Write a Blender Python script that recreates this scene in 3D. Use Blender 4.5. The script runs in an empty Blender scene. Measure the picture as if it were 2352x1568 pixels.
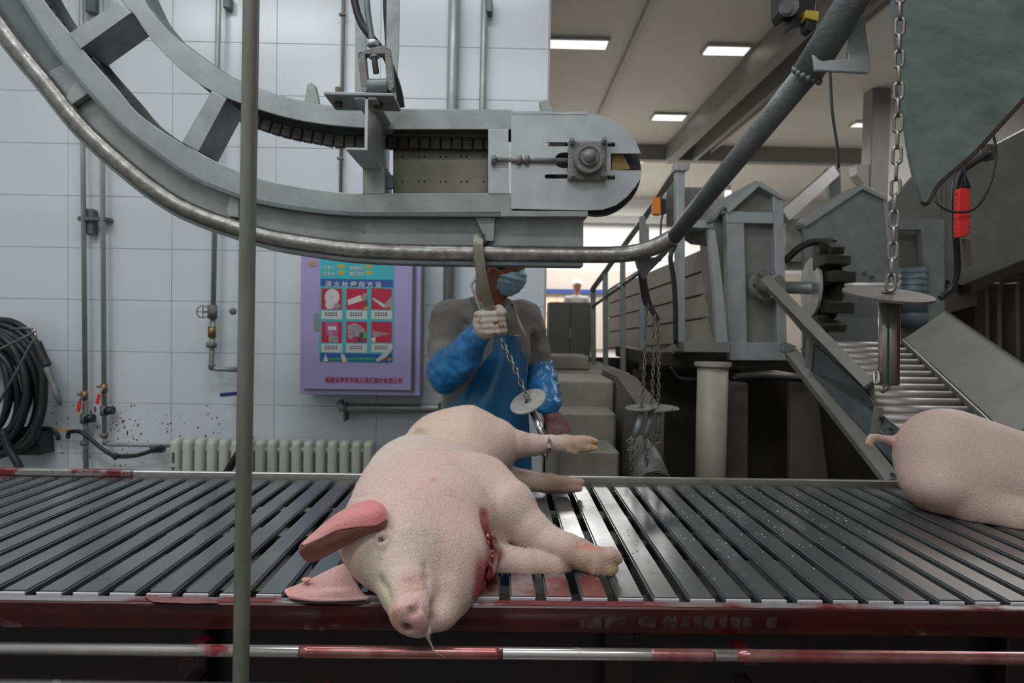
import bpy, bmesh, math, random
import numpy as np
from mathutils import Vector, Matrix, Quaternion
random.seed(7); np.random.seed(7)
scene = bpy.context.scene
COL = scene.collection

# ------------------------------------------------------------------ camera
FPX, CX, CY = 1568.0, 1176.0, 784.0
CAMZ = 1.35
PITCH, YAW, ROLL = -0.0233, 0.0139, 0.0161
cF = Vector((math.sin(YAW)*math.cos(PITCH), math.cos(YAW)*math.cos(PITCH), math.sin(PITCH)))
_R = Vector((math.cos(YAW), -math.sin(YAW), 0.0)); _U = _R.cross(cF)
cR = _R*math.cos(ROLL)+_U*math.sin(ROLL); cU = -_R*math.sin(ROLL)+_U*math.cos(ROLL)
CAM = Vector((0.0, 0.0, CAMZ))
cam_d = bpy.data.cameras.new('camera'); cam = bpy.data.objects.new('camera', cam_d); COL.objects.link(cam)
M4 = Matrix((cR, cU, -cF)).transposed().to_4x4(); M4.translation = CAM; cam.matrix_world = M4
cam_d.sensor_width = 36.0; cam_d.lens = 24.0; cam_d.clip_start = 0.05; cam_d.clip_end = 100
cam_d.dof.use_dof = True; cam_d.dof.focus_distance = 1.62; cam_d.dof.aperture_fstop = 4.5
scene.camera = cam
scene.view_settings.view_transform = 'Standard'; scene.view_settings.look = 'None'
scene.view_settings.gamma = 1.0; scene.view_settings.use_curve_mapping = False
scene.view_settings.exposure = 0.0

# ------------------------------------------------------------------ world and lights
world = bpy.data.worlds.new('world'); scene.world = world; world.use_nodes = True
bg = world.node_tree.nodes['Background']; bg.inputs[0].default_value = (0.80, 0.90, 1.0, 1); bg.inputs[1].default_value = 0.035

def area(name, loc, rot, sx, sy, power, col=(1, 0.98, 0.94)):
    l = bpy.data.lights.new(name, 'AREA'); l.shape = 'RECTANGLE'; l.size = sx; l.size_y = sy
    l.energy = power; l.color = col
    o = bpy.data.objects.new(name, l); o.location = loc; o.rotation_euler = rot; COL.objects.link(o); return o
area('hall_lamp', (-0.5, 2.0, 4.38), (0.0, 0, 0), 1.6, 0.5, 36, (0.93, 0.97, 1.0))
area('hall_lamp', (-2.5, 1.0, 4.38), (0.0, 0, 0), 1.6, 0.5, 52, (0.93, 0.97, 1.0))
area('hall_lamp', (0.2, -0.7, 4.38), (0.0, 0, 0), 1.8, 0.5, 46, (0.95, 0.98, 1.0))
area('hall_lamp', (-1.8, -0.9, 4.38), (0.0, 0, 0), 1.6, 0.5, 42, (0.95, 0.98, 1.0))
area('hall_lamp', (3.4, 2.6, 4.38), (0.0, 0, 0), 1.6, 0.5, 14, (0.96, 0.98, 1.0))
area('hall_lamp', (5.0, 6.2, 4.38), (0.0, 0, 0), 1.6, 2.0, 130, (1.0, 0.98, 0.95))
area('hall_lamp', (2.6, 14.2, 4.38), (0.0, 0, 0), 5.0, 3.0, 470, (1.0, 0.98, 0.95))

# ------------------------------------------------------------------ placement helpers
def ray(px, py):
    return (cF + cR*((px-CX)/FPX) - cU*((py-CY)/FPX))
def W(px, py, Y):
    d = ray(px, py); return CAM + d*(Y/d.y)
def WZ(px, py, z):
    d = ray(px, py); return CAM + d*((z-CAMZ)/d.z)
def WX(px, py, x):
    d = ray(px, py); return CAM + d*(x/d.x)

# ------------------------------------------------------------------ objects and tags
def tag(o, label=None, cat=None, group=None, kind=None):
    if label: o['label'] = label
    if cat: o['category'] = cat
    if group: o['group'] = group
    if kind: o['kind'] = kind
    return o
def thing(name, label, cat, loc=(0, 0, 0), group=None):
    o = bpy.data.objects.new(name, None); COL.objects.link(o); o.location = Vector(loc)
    o.empty_display_size = 0.05
    return tag(o, label, cat, group)
def base_of(parent):
    v = Vector((0, 0, 0)); p = parent
    while p is not None:
        v += p.location; p = p.parent
    return v
def link_mesh(name, me, mat, parent=None, loc=None):
    o = bpy.data.objects.new(name, me); COL.objects.link(o)
    if mat is not None and not me.materials:
        me.materials.append(mat)
    b = base_of(parent)
    if parent is not None: o.parent = parent
    if loc is not None: o.location = Vector(loc)-b
    return o

class MB:
    """collects shapes (world coordinates) and links them as one mesh object"""
    def __init__(s): s.v = []; s.f = []; s.smooth = []
    def add(s, vs, fs, smooth=False):
        n = len(s.v); s.v += [tuple(v) for v in vs]; s.f += [tuple(i+n for i in f) for f in fs]; s.smooth += [smooth]*len(fs); return s
    def box(s, c, d, R=None, bev=0.0):
        c = Vector(c); hx, hy, hz = d[0]/2, d[1]/2, d[2]/2
        if bev > 0:
            b = min(bev, hx*.9, hy*.9, hz*.9); bm = bmesh.new()
            bmesh.ops.create_cube(bm, size=1.0)
            for v in bm.verts: v.co = Vector((v.co.x*2*hx, v.co.y*2*hy, v.co.z*2*hz))
            bmesh.ops.bevel(bm, geom=bm.edges[:], offset=b, segments=1, affect='EDGES')
            bm.verts.index_update()
            vs = [v.co.copy() for v in bm.verts]; fs = [[v.index for v in f.verts] for f in bm.faces]; bm.free()
        else:
            vs = [Vector((x, y, z)) for x in (-hx, hx) for y in (-hy, hy) for z in (-hz, hz)]
            fs = [(0, 1, 3, 2), (4, 6, 7, 5), (0, 4, 5, 1), (2, 3, 7, 6), (0, 2, 6, 4), (1, 5, 7, 3)]
        if R is not None: vs = [R @ v for v in vs]
        return s.add([c+v for v in vs], fs)
    def bar(s, a, b, w, h, up=(0, 0, 1), bev=0.0):
        a = Vector(a); b = Vector(b); d = b-a; L = d.length; z = d.normalized(); u = Vector(up)
        x = u.cross(z)
        if x.length < 1e-4: x = Vector((1, 0, 0)).cross(z)
        x.normalize(); y = z.cross(x)
        R = Matrix((x, y, z)).transposed()
        return s.box((a+b)/2, (w, h, L), R, bev)
    def tube(s, pts, r, seg=12, caps=True, closed=False, smooth=True):
        pts = [Vector(p) for p in pts]; n = len(pts); rs = r if isinstance(r, (list, tuple)) else [r]*n
        tang = []
        for i in range(n):
            if closed: t = pts[(i+1) % n]-pts[(i-1) % n]
            elif i == 0: t = pts[1]-pts[0]
            elif i == n-1: t = pts[-1]-pts[-2]
            else: t = (pts[i+1]-pts[i]).normalized()+(pts[i]-pts[i-1]).normalized()
            tang.append(t.normalized())
        ref = Vector((0, 0, 1)) if abs(tang[0].z) < .9 else Vector((0, 1, 0))
        u = ref.cross(tang[0]).normalized(); vs = []; prev = tang[0]
        for i in range(n):
            q = prev.rotation_difference(tang[i]); u = q @ u; u = (u-tang[i]*u.dot(tang[i])).normalized(); prev = tang[i]
            w = tang[i].cross(u)
            for k in range(seg):
                a = 2*math.pi*k/seg; vs.append(pts[i]+(u*math.cos(a)+w*math.sin(a))*rs[i])
        fs = []; m = n if closed else n-1
        for i in range(m):
            j = (i+1) % n
            for k in range(seg):
                l = (k+1) % seg; fs.append((i*seg+k, i*seg+l, j*seg+l, j*seg+k))
        s.add(vs, fs, smooth)
        if caps and not closed:
            s.add(vs[:seg], [tuple(range(seg))[::-1]]); s.add(vs[-seg:], [tuple(range(seg))])
        return s
    def cyl(s, a, b, r, seg=20, r2=None):
        return s.tube([a, b], [r, r if r2 is None else r2], seg)
    def disc(s, c, nrm, r, th, hole=0.0, seg=36):
        c = Vector(c); n = Vector(nrm).normalized(); ref = Vector((0, 0, 1)) if abs(n.z) < .9 else Vector((1, 0, 0))
        u = n.cross(ref).normalized(); w = n.cross(u); vs = []
        for zz in (-th/2, th/2):
            for rr in (r, hole):
                for k in range(seg):
                    a = 2*math.pi*k/seg; vs.append(c+n*zz+(u*math.cos(a)+w*math.sin(a))*rr)
        fs = []
        for k in range(seg):
            l = (k+1) % seg
            fs += [(k, l, seg+l, seg+k), (2*seg+k, 3*seg+k, 3*seg+l, 2*seg+l), (k, 2*seg+k, 2*seg+l, l)]
            if hole > 0: fs.append((seg+k, seg+l, 3*seg+l, 3*seg+k))
        return s.add(vs, fs)
    def prism(s, poly, off):
        """poly: list of world points (planar), off: extrusion vector"""
        poly = [Vector(p) for p in poly]; off = Vector(off); n = len(poly)
        from mathutils.geometry import tessellate_polygon
        tri = tessellate_polygon([poly])
        vs = poly+[p+off for p in poly]; fs = []
        for t in tri: fs.append(tuple(t)); fs.append(tuple(i+n for i in t)[::-1])
        for i in range(n):
            j = (i+1) % n; fs.append((i, j, n+j, n+i))
        return s.add(vs, fs)
    def pp(s, px, Y, th):
        """prism from picture outline standing at distance Y, running th further away"""
        return s.prism([W(x, y, Y) for x, y in px], (0, th, 0))
    def ribbon(s, A, B, Y, th):
        a = [W(x, y, Y) for x, y in A]; b = [W(x, y, Y) for x, y in B]; n = len(a); o = Vector((0, th, 0))
        vs = a+b+[p+o for p in a]+[p+o for p in b]; fs = []
        for i in range(n-1):
            fs += [(i, i+1, n+i+1, n+i), (2*n+i, 3*n+i, 3*n+i+1, 2*n+i+1), (i, 2*n+i, 2*n+i+1, i+1), (n+i, n+i+1, 3*n+i+1, 3*n+i)]
        fs += [(0, n, 3*n, 2*n), (n-1, 3*n-1, 4*n-1, 2*n-1)]
        return s.add(vs, fs)
    def sphere(s, c, r, seg=16, rings=10, sc=(1, 1, 1)):
        c = Vector(c); vs = []; fs = []
        for i in range(rings+1):
            t = math.pi*i/rings
            for k in range(seg):
                a = 2*math.pi*k/seg
                vs.append(c+Vector((math.sin(t)*math.cos(a)*r*sc[0], math.sin(t)*math.sin(a)*r*sc[1], math.cos(t)*r*sc[2])))
        for i in range(rings):
            for k in range(seg):
                l = (k+1) % seg; fs.append((i*seg+k, (i+1)*seg+k, (i+1)*seg+l, i*seg+l))
        return s.add(vs, fs, True)
    def build(s, name, mat, parent=None, bev=0.0, fix=True):
        b = base_of(parent); me = bpy.data.meshes.new(name)
        me.from_pydata([(v[0]-b.x, v[1]-b.y, v[2]-b.z) for v in s.v], [], s.f)
        me.validate()
        if len(me.polygons) == len(s.smooth): me.polygons.foreach_set('use_smooth', s.smooth)
        if fix:
            bm = bmesh.new(); bm.from_mesh(me); bmesh.ops.remove_doubles(bm, verts=bm.verts, dist=1e-6)
            bmesh.ops.recalc_face_normals(bm, faces=bm.faces); bm.to_mesh(me); bm.free()
        o = link_mesh(name, me, mat, parent)
        if bev > 0:
            m = o.modifiers.new('bevel', 'BEVEL'); m.width = bev; m.segments = 2; m.limit_method = 'ANGLE'; m.angle_limit = 0.8
        return o

def holed_plate(name, outline, holes, Y, th, mat, parent):
    """flat plate standing at distance Y with cut-through holes, outline and holes in picture coordinates"""
    cu = bpy.data.curves.new(name, 'CURVE'); cu.dimensions = '2D'; cu.fill_mode = 'BOTH'; cu.extrude = th/2
    for pl in [outline]+holes:
        sp = cu.splines.new('POLY'); sp.points.add(len(pl)-1); sp.use_cyclic_u = True
        for i, (x, y) in enumerate(pl):
            p = W(x, y, Y); sp.points[i].co = (p.x, p.z, 0, 1)
    o = bpy.data.objects.new(name, cu); COL.objects.link(o)
    bpy.context.view_layer.update()
    me = bpy.data.meshes.new_from_object(o.evaluated_get(bpy.context.evaluated_depsgraph_get()))
    bpy.data.objects.remove(o); bpy.data.curves.remove(cu)
    b = base_of(parent)
    for v in me.vertices:
        x, z, w = v.co; v.co = Vector((x, Y+th/2-w, z))-b
    me.materials.clear(); me.name = name
    return link_mesh(name, me, mat, parent)

def text_mesh(name, body, loc, size, mat, parent, sx=1.0, depth=0.0008, spacing=1.0, yaw=0.0):
    cu = bpy.data.curves.new(name, 'FONT'); cu.body = body; cu.size = size; cu.extrude = depth; cu.align_x = 'LEFT'; cu.space_character = spacing; cu.offset = size*.018
    cu.resolution_u = 3
    o = bpy.data.objects.new(name, cu); COL.objects.link(o); bpy.context.view_layer.update()
    me = bpy.data.meshes.new_from_object(o.evaluated_get(bpy.context.evaluated_depsgraph_get()))
    bpy.data.objects.remove(o); bpy.data.curves.remove(cu); b = base_of(parent); L = Vector(loc)
    for v in me.vertices:
        x, y, z = v.co; v.co = L+Vector((x*sx, -z, y))-b
    me.materials.clear(); me.name = name
    return link_mesh(name, me, mat, parent)

def dup(o, loc=None, parent='same', label=None):
    """copy of an object with its parts and their sub-parts"""
    c = o.copy(); COL.objects.link(c)
    if parent != 'same': c.parent = parent
    if loc is not None: c.location = loc
    if label: c['label'] = label
    for ch in list(o.children): dup(ch, None, c)
    return c
def smooth_path(pts, n=8):
    """Catmull-Rom through the points"""
    P = [Vector(p) if len(p) == 3 else Vector((p[0], p[1], 0)) for p in pts]; out = []
    P = [P[0]*2-P[1]]+P+[P[-1]*2-P[-2]]
    for i in range(1, len(P)-2):
        for k in range(n):
            t = k/n; a, b, c, d = P[i-1], P[i], P[i+1], P[i+2]
            out.append(0.5*((2*b)+(c-a)*t+(2*a-5*b+4*c-d)*t*t+(-a+3*b-3*c+d)*t**3))
    out.append(P[-2]); return out
def wpath(pts, n=8):
    """pts (px, py, Y) -> smooth world path"""
    return smooth_path([W(*p) for p in pts], n)
def px2(pts, n=6):
    return [(p.x, p.y) for p in smooth_path(pts, n)]

# resample both lines to the same count for the web plate
def resample(L, n):
    acc = [0]
    for a, b in zip(L, L[1:]): acc.append(acc[-1]+math.hypot(b[0]-a[0], b[1]-a[1]))
    out = []; j = 0
    for k in range(n):
        s = acc[-1]*k/(n-1)
        while j < len(L)-2 and acc[j+1] < s: j += 1
        u = (s-acc[j])/max(acc[j+1]-acc[j], 1e-9); out.append((L[j][0]+(L[j+1][0]-L[j][0])*u, L[j][1]+(L[j+1][1]-L[j][1])*u))
    return out

# ------------------------------------------------------------------ materials
MATS = {}
def mat(name, col, rough=0.5, metal=0.0, col2=None, nscale=6.0, ndet=4.0, lo=0.35, hi=0.7, bump=0.0, bscale=60.0, rvar=0.0, spec=0.5, stretch=(1, 1, 1),
        blotch=None, bl_scale=3.0, bl_lo=0.55, bl_hi=0.62, bl_rough=None, emit=None, es=0.0, coat=0.0, sss=0.0, trans=0.0):
    m = bpy.data.materials.new(name); m.use_nodes = True; nt = m.node_tree; N = nt.nodes; L = nt.links
    bs = N['Principled BSDF']; bs.inputs['Roughness'].default_value = rough; bs.inputs['Metallic'].default_value = metal
    bs.inputs['Base Color'].default_value = (*col, 1); bs.inputs['Specular IOR Level'].default_value = spec
    if coat: bs.inputs['Coat Weight'].default_value = coat; bs.inputs['Coat Roughness'].default_value = 0.12
    if sss: bs.inputs['Subsurface Weight'].default_value = sss; bs.inputs['Subsurface Radius'].default_value = (0.012, 0.006, 0.004); bs.inputs['Subsurface Scale'].default_value = 1.0
    if emit: bs.inputs['Emission Color'].default_value = (*emit, 1); bs.inputs['Emission Strength'].default_value = es
    if trans: bs.inputs['Transmission Weight'].default_value = trans
    geo = N.new('ShaderNodeNewGeometry'); mp = N.new('ShaderNodeMapping'); mp.inputs['Scale'].default_value = stretch
    L.new(geo.outputs['Position'], mp.inputs['Vector'])
    cur = None
    if col2 is not None:
        n = N.new('ShaderNodeTexNoise'); n.inputs['Scale'].default_value = nscale; n.inputs['Detail'].default_value = ndet; n.inputs['Roughness'].default_value = 0.65
        L.new(mp.outputs[0], n.inputs['Vector'])
        r = N.new('ShaderNodeMapRange'); r.inputs['From Min'].default_value = lo; r.inputs['From Max'].default_value = hi; L.new(n.outputs['Fac'], r.inputs['Value'])
        mx = N.new('ShaderNodeMix'); mx.data_type = 'RGBA'; mx.inputs['A'].default_value = (*col, 1); mx.inputs['B'].default_value = (*col2, 1)
        L.new(r.outputs[0], mx.inputs['Factor']); cur = mx.outputs['Result']
        if rvar:
            rr = N.new('ShaderNodeMapRange'); rr.inputs['To Min'].default_value = rough; rr.inputs['To Max'].default_value = rough+rvar
            L.new(r.outputs[0], rr.inputs['Value']); L.new(rr.outputs[0], bs.inputs['Roughness'])
    if blotch is not None:
        n = N.new('ShaderNodeTexNoise'); n.inputs['Scale'].default_value = bl_scale; n.inputs['Detail'].default_value = 7; n.inputs['Roughness'].default_value = 0.6; n.inputs['Distortion'].default_value = 0.6
        L.new(mp.outputs[0], n.inputs['Vector'])
        r = N.new('ShaderNodeMapRange'); r.inputs['From Min'].default_value = bl_lo; r.inputs['From Max'].default_value = bl_hi; L.new(n.outputs['Fac'], r.inputs['Value'])
        mx = N.new('ShaderNodeMix'); mx.data_type = 'RGBA'; mx.inputs['A'].default_value = (*col, 1); mx.inputs['B'].default_value = (*blotch, 1)
        if cur is not None: L.new(cur, mx.inputs['A'])
        L.new(r.outputs[0], mx.inputs['Factor']); cur = mx.outputs['Result']
        if metal > 0:
            q = N.new('ShaderNodeMapRange'); q.inputs['To Min'].default_value = metal; q.inputs['To Max'].default_value = 0.0
            L.new(r.outputs[0], q.inputs['Value']); L.new(q.outputs[0], bs.inputs['Metallic'])
        if bl_rough is not None:
            q = N.new('ShaderNodeMapRange'); q.inputs['To Min'].default_value = rough; q.inputs['To Max'].default_value = bl_rough
            L.new(r.outputs[0], q.inputs['Value']); L.new(q.outputs[0], bs.inputs['Roughness'])
    if cur is not None: L.new(cur, bs.inputs['Base Color'])
    if bump:
        n = N.new('ShaderNodeTexNoise'); n.inputs['Scale'].default_value = bscale; n.inputs['Detail'].default_value = 3
        L.new(mp.outputs[0], n.inputs['Vector']); b = N.new('ShaderNodeBump'); b.inputs['Strength'].default_value = bump; b.inputs['Distance'].default_value = 0.004
        L.new(n.outputs['Fac'], b.inputs['Height']); L.new(b.outputs[0], bs.inputs['Normal'])
    MATS[name] = m; return m

galv = mat('galvanised_steel', (.31, .33, .322), .42, .45, (.225, .245, .238), 9, 5, bump=.12, bscale=45, rvar=.12, blotch=(.13, .12, .09), bl_scale=38, bl_lo=.69, bl_hi=.74)
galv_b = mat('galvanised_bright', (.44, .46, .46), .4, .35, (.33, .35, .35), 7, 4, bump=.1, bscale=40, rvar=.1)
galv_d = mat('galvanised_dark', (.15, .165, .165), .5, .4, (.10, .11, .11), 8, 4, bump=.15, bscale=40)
plate_m = mat('stained_plate', (.22, .21, .17), .5, .35, (.14, .135, .11), 7, 5, bump=.1, bscale=30)
worn = mat('worn_tube_steel', (.30, .29, .275), .3, .75, (.13, .125, .12), 26, 6, bump=.35, bscale=70, rvar=.2)
greytube = mat('grey_tube', (.15, .165, .165), .5, .3, (.10, .105, .10), 18, 5, bump=.4, bscale=120)
polem = mat('weathered_post', (.17, .185, .16), .5, .2, (.10, .095, .065), 9, 6, bump=.25, bscale=50, stretch=(3, 3, .45))
slatm = mat('wet_stainless_slat', (.205, .215, .22), .18, .75, (.15, .158, .162), 3.0, 6, bump=.035, bscale=14, rvar=.12, blotch=(.12, .115, .11), bl_scale=2.6, bl_lo=.60, bl_hi=.78)
slat_red = mat('bloody_slat', (.17, .035, .035), .16, .3, (.24, .23, .235), 9, 5, lo=.45, hi=.6, bump=.05, bscale=20, coat=.6)
redbeam = mat('blood_coated_beam', (.050, .002, .005), .3, .1, (.022, .001, .003), 8, 5, bump=.1, bscale=30, blotch=(.11, .085, .085), bl_scale=4.2, bl_lo=.60, bl_hi=.64, coat=.25)
ledge_m = mat('bloody_ledge', (.34, .33, .33), .24, .5, (.25, .24, .24), 6, 4, blotch=(.12, .012, .018), bl_scale=3.2, bl_lo=.50, bl_hi=.60, bl_rough=.15)
film_rail = mat('dried_rail_film', (.24, .055, .055), .22, .65, (.36, .20, .19), 11, 5, lo=.35, hi=.7)
film_red = mat('wet_blood_film', (.17, .012, .016), .14, .35, (.25, .07, .07), 9, 5, lo=.4, hi=.65, coat=.6)
railred = mat('bloody_rail', (.55, .53, .52), .17, .9, (.42, .40, .40), 6, 4, blotch=(.15, .012, .018), bl_scale=7.0, bl_lo=.60, bl_hi=.66, bl_rough=.2)
rearrail = mat('rear_rail', (.42, .41, .39), .35, .7, (.32, .31, .3), 8, 4)
rearred = mat('rear_rail_red', (.35, .33, .32), .35, .5, (.28, .27, .26), 6, 4, blotch=(.13, .012, .02), bl_scale=9, bl_lo=.49, bl_hi=.57)
blackm = mat('near_black', (.008, .007, .007), .5, 0, (.015, .012, .011), 9, 3)
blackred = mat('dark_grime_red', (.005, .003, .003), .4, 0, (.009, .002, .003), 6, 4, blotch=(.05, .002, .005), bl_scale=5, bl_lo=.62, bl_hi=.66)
rubber = mat('black_rubber', (.013, .014, .015), .45, 0, bump=.1, bscale=80)
chainm = mat('chain_steel', (.30, .285, .26), .3, .85, (.17, .155, .13), 60, 4, rvar=.15)
discm = mat('worn_disc', (.40, .39, .37), .45, .4, (.27, .26, .25), 30, 5, bump=.1, bscale=90)
disc_d = mat('dark_disc', (.085, .08, .077), .6, .1, (.055, .052, .05), 30, 5, bump=.3, bscale=160)
steel = mat('polished_steel', (.42, .41, .40), .22, .9, (.3, .3, .3), 20, 3)
rodgreen = mat('striped_pin', (.36, .33, .32), .25, .55, (.24, .215, .21), 14, 3, stretch=(3, 3, .1))
tile_m = mat('wall_tile', (.66, .70, .735), .22, 0, (.63, .67, .70), 2.2, 3)
grout = mat('grout', (.55, .585, .61), .7)
ceil_m = mat('ceiling_panel', (.62, .60, .565), .55, 0, (.58, .56, .53), 1.2, 2)
whitewall = mat('far_white_wall', (.66, .66, .65), .5, 0, (.60, .60, .59), 1.5, 2)
beige = mat('beige_wall', (.45, .41, .36), .6)
beam_m = mat('painted_beam', (.20, .195, .185), .5, .1, (.17, .165, .155), 4, 3)
beam_l = mat('light_beam', (.42, .41, .395), .5)
concrete = mat('concrete', (.33, .315, .265), .8, 0, (.20, .187, .15), 5, 6, bump=.3, bscale=30, lo=.3, hi=.7)
concrete_d = mat('dark_concrete', (.13, .12, .10), .85, 0, (.09, .085, .07), 5, 5)
floor_m = mat('wet_floor', (.14, .135, .125), .35, 0, (.10, .095, .09), 3, 5)
cream = mat('cream_panel', (.40, .375, .32), .5, 0, (.35, .33, .28), 5, 4)
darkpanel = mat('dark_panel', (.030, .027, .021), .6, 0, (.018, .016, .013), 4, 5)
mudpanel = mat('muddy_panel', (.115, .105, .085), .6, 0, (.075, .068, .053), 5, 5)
cabm = mat('lilac_paint', (.40, .35, .62), .38, 0, (.385, .335, .60), 3, 2)
cab_side = mat('cabinet_side', (.26, .27, .28), .5)
radm = mat('radiator_enamel', (.55, .55, .50), .4, 0, (.50, .50, .45), 6, 3)
greycab = mat('grey_cabinet_paint', (.17, .17, .165), .5)
blueap = mat('blue_vinyl_apron', (.012, .115, .26), .3, 0, (.010, .085, .20), 6, 3, bump=.2, bscale=14)
bluesl = mat('blue_sleeve_plastic', (.03, .20, .46), .3, 0, (.02, .14, .35), 14, 4, bump=.7, bscale=32)
greycloth = mat('grey_work_cloth', (.24, .225, .215), .85, 0, (.19, .18, .17), 30, 4, bump=.5, bscale=24)
darkcloth = mat('dark_cloth', (.03, .035, .045), .85)
boot_m = mat('white_rubber_boot', (.6, .6, .58), .35)
glove_m = mat('cotton_glove', (.55, .51, .43), .85, 0, (.48, .44, .37), 40, 4, bump=.5, bscale=160, blotch=(.30, .04, .035), bl_scale=16, bl_lo=.57, bl_hi=.64)
glove_r = mat('bloodied_glove', (.14, .035, .04), .6, 0, (.22, .12, .11), 30, 4, bump=.4, bscale=120)
maskm = mat('pale_blue_mask', (.30, .50, .56), .75, 0, (.27, .46, .52), 30, 3)
skinm = mat('human_skin', (.34, .125, .065), .5, 0, (.28, .095, .05), 20, 3, sss=.08)
hairm = mat('black_hair', (.01, .009, .008), .6)
strapm = mat('white_strap', (.5, .48, .45), .7)
red_plastic = mat('red_plastic', (.72, .03, .025), .35)
orange_pl = mat('orange_plastic', (.85, .25, .02), .4)
black_pl = mat('black_plastic', (.02, .02, .022), .4)
brass = mat('brass', (.28, .20, .07), .4, .6, (.2, .15, .06), 30, 3)
yellow_m = mat('yellow_paint', (.5, .36, .04), .5)
cast = mat('cast_iron_grey', (.22, .22, .21), .6, .3, (.13, .13, .125), 30, 5, bump=.5, bscale=120)
dkchain = mat('dark_conveyor_chain', (.018, .017, .016), .5, .3, (.05, .047, .043), 25, 4, bump=.4, bscale=60)
blade_m = mat('greenish_steel_plate', (.19, .235, .22), .42, .35, (.115, .135, .125), 11, 6, bump=.12, bscale=30, stretch=(1, 1, 2.2))
bladeedge = mat('rusty_edge', (.05, .038, .03), .6, .2, (.09, .06, .04), 20, 5, bump=.4, bscale=60)
machgrey = mat('machine_grey', (.235, .232, .222), .5, .15, (.165, .16, .15), 4, 4)
ramp_m = mat('ramp_plate', (.27, .265, .25), .5, .3, (.22, .215, .205), 5, 4)
roller_m = mat('roller_steel', (.30, .285, .26), .45, .5, (.24, .225, .20), 8, 4)
lampm = mat('lamp_diffuser', (.9, .9, .85), .5, emit=(1.0, .98, .90), es=1.6)
lamp2 = mat('lamp_diffuser_dim', (.9, .9, .85), .5, emit=(1.0, .98, .93), es=.9)
warmwin = mat('warm_window', (.6, .35, .25), .5, emit=(1.0, .42, .28), es=.55)
blue_paint = mat('blue_paint', (.02, .05, .22), .5)
motor_m = mat('motor_blue_grey', (.16, .20, .23), .5, .2)
rust = mat('rust_bolt', (.11, .075, .05), .7, .2, (.06, .045, .035), 60, 4, bump=.5, bscale=120)
p_cyan = mat('print_cyan', (.05, .45, .50), .45); p_blue = mat('print_blue', (.025, .10, .36), .45)
p_red = mat('print_red', (.50, .02, .055), .45); p_white = mat('print_white', (.60, .60, .58), .5)
p_grey = mat('print_grey', (.42, .36, .37), .5, 0, (.2, .17, .2), 60, 3); p_yel = mat('print_yellow', (.50, .38, .03), .5)
p_green = mat('print_green', (.04, .45, .10), .5); p_dark = mat('print_dark', (.09, .09, .09), .6)
p_crim = mat('print_crimson', (.42, .03, .10), .5); p_pink = mat('print_magenta', (.45, .10, .28), .5); p_org = mat('print_orange', (.65, .25, .04), .5)
# ------------------------------------------------------------------ the setting
def struct(name, mb, m, parent=None):
    o = mb.build(name, m, parent)
    if parent is None: o['kind'] = 'structure'
    return o
XL, XR, YB, YF, CEIL = -4.2, 8.5, -1.6, 17.0, 4.55
XE = W(1257, 300, 4.0).x                                      # free end of the tiled wall
struct('floor', MB().box(((XL+XR)/2, (YB+YF)/2, -.05), (XR-XL, YF-YB, .1)), floor_m)
struct('ceiling', MB().box(((XL+XR)/2, (YB+YF)/2, CEIL+.05), (XR-XL, YF-YB, .1)), ceil_m)
struct('wall_left', MB().box((XL-.05, (YB+4.1)/2, CEIL/2), (.1, 4.1-YB, CEIL)), whitewall)
struct('wall_right', MB().box((XR+.05, (YB+YF)/2, CEIL/2), (.1, YF-YB, CEIL)), whitewall)
struct('wall_front', MB().box(((XL+XR)/2, YB-.05, CEIL/2), (XR-XL, .1, CEIL)), whitewall)
struct('wall_far', MB().box(((XE+XR)/2, YF+.05, CEIL/2), (XR-XE+.2, .1, CEIL)), whitewall)
struct('wall_passage', MB().box((XE-.06, (4.2+YF)/2, CEIL/2), (.1, YF-4.2, CEIL)), whitewall)
wb = struct('wall_back', MB().box(((XL+XE)/2, 4.09, CEIL/2), (XE-XL, .17, CEIL)), grout)
# big glazed tiles, each its own piece
tw, thh, jg = .597, .299, .0022
tx0 = W(394.6, 700, 4.0).x; tz0 = W(600, 694.5, 4.0).z
tile_me = None
def tile_mesh(w):
    bm = bmesh.new(); bmesh.ops.create_cube(bm, size=1)
    for v in bm.verts: v.co = Vector((v.co.x*w, v.co.y*.008, v.co.z*(thh-jg)))
    bmesh.ops.bevel(bm, geom=[e for e in bm.edges if all(v.co.y < 0 for v in e.verts)], offset=.0012, segments=1, affect='EDGES')
    me = bpy.data.meshes.new('tile'); bm.to_mesh(me); bm.free(); me.materials.append(tile_m); return me
full = tile_mesh(tw-jg); cuts = {}
for r in range(-8, 13):
    z = tz0+(r+.5)*thh
    if z-thh/2 < 0.0 or z+thh/2 > CEIL: continue
    off = 0.0
    for c in range(-6, 8):
        x0 = tx0+c*tw+off; x1 = x0+tw
        if x1 <= XL+.02 or x0 >= XE-.02: continue
        if x1 > XE or x0 < XL:
            a, b = max(x0, XL), min(x1, XE); k = round(b-a, 3)
            if k < .03: continue
            if k not in cuts: cuts[k] = tile_mesh(k-jg)
            o = bpy.data.objects.new('tile', cuts[k]); x = (a+b)/2
        else:
            o = bpy.data.objects.new('tile', full); x = (x0+x1)/2
        COL.objects.link(o); o.parent = wb
        o.location = (x, 4.0015+random.uniform(-.0006, .0006), z)
# light metal edge of the wall end
struct('trim_1', MB().box((XE+.004, 4.06, CEIL/2), (.010, .17, CEIL), bev=.002), beam_l)

# raised platform with stairs at the hall end of the wall
st = MB()
px = W(1412, 900, 3.6).x
struct('floor_platform', MB().box(((XE+.78)/2, 4.15+4.85/2, .535), (.78-XE, 4.85, 1.07)), concrete)
struct('floor_lower', MB().box(((XE+4.4)/2, (9.05+YF)/2, .30), (4.4-XE, YF-9.05, .6)), concrete)

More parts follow.
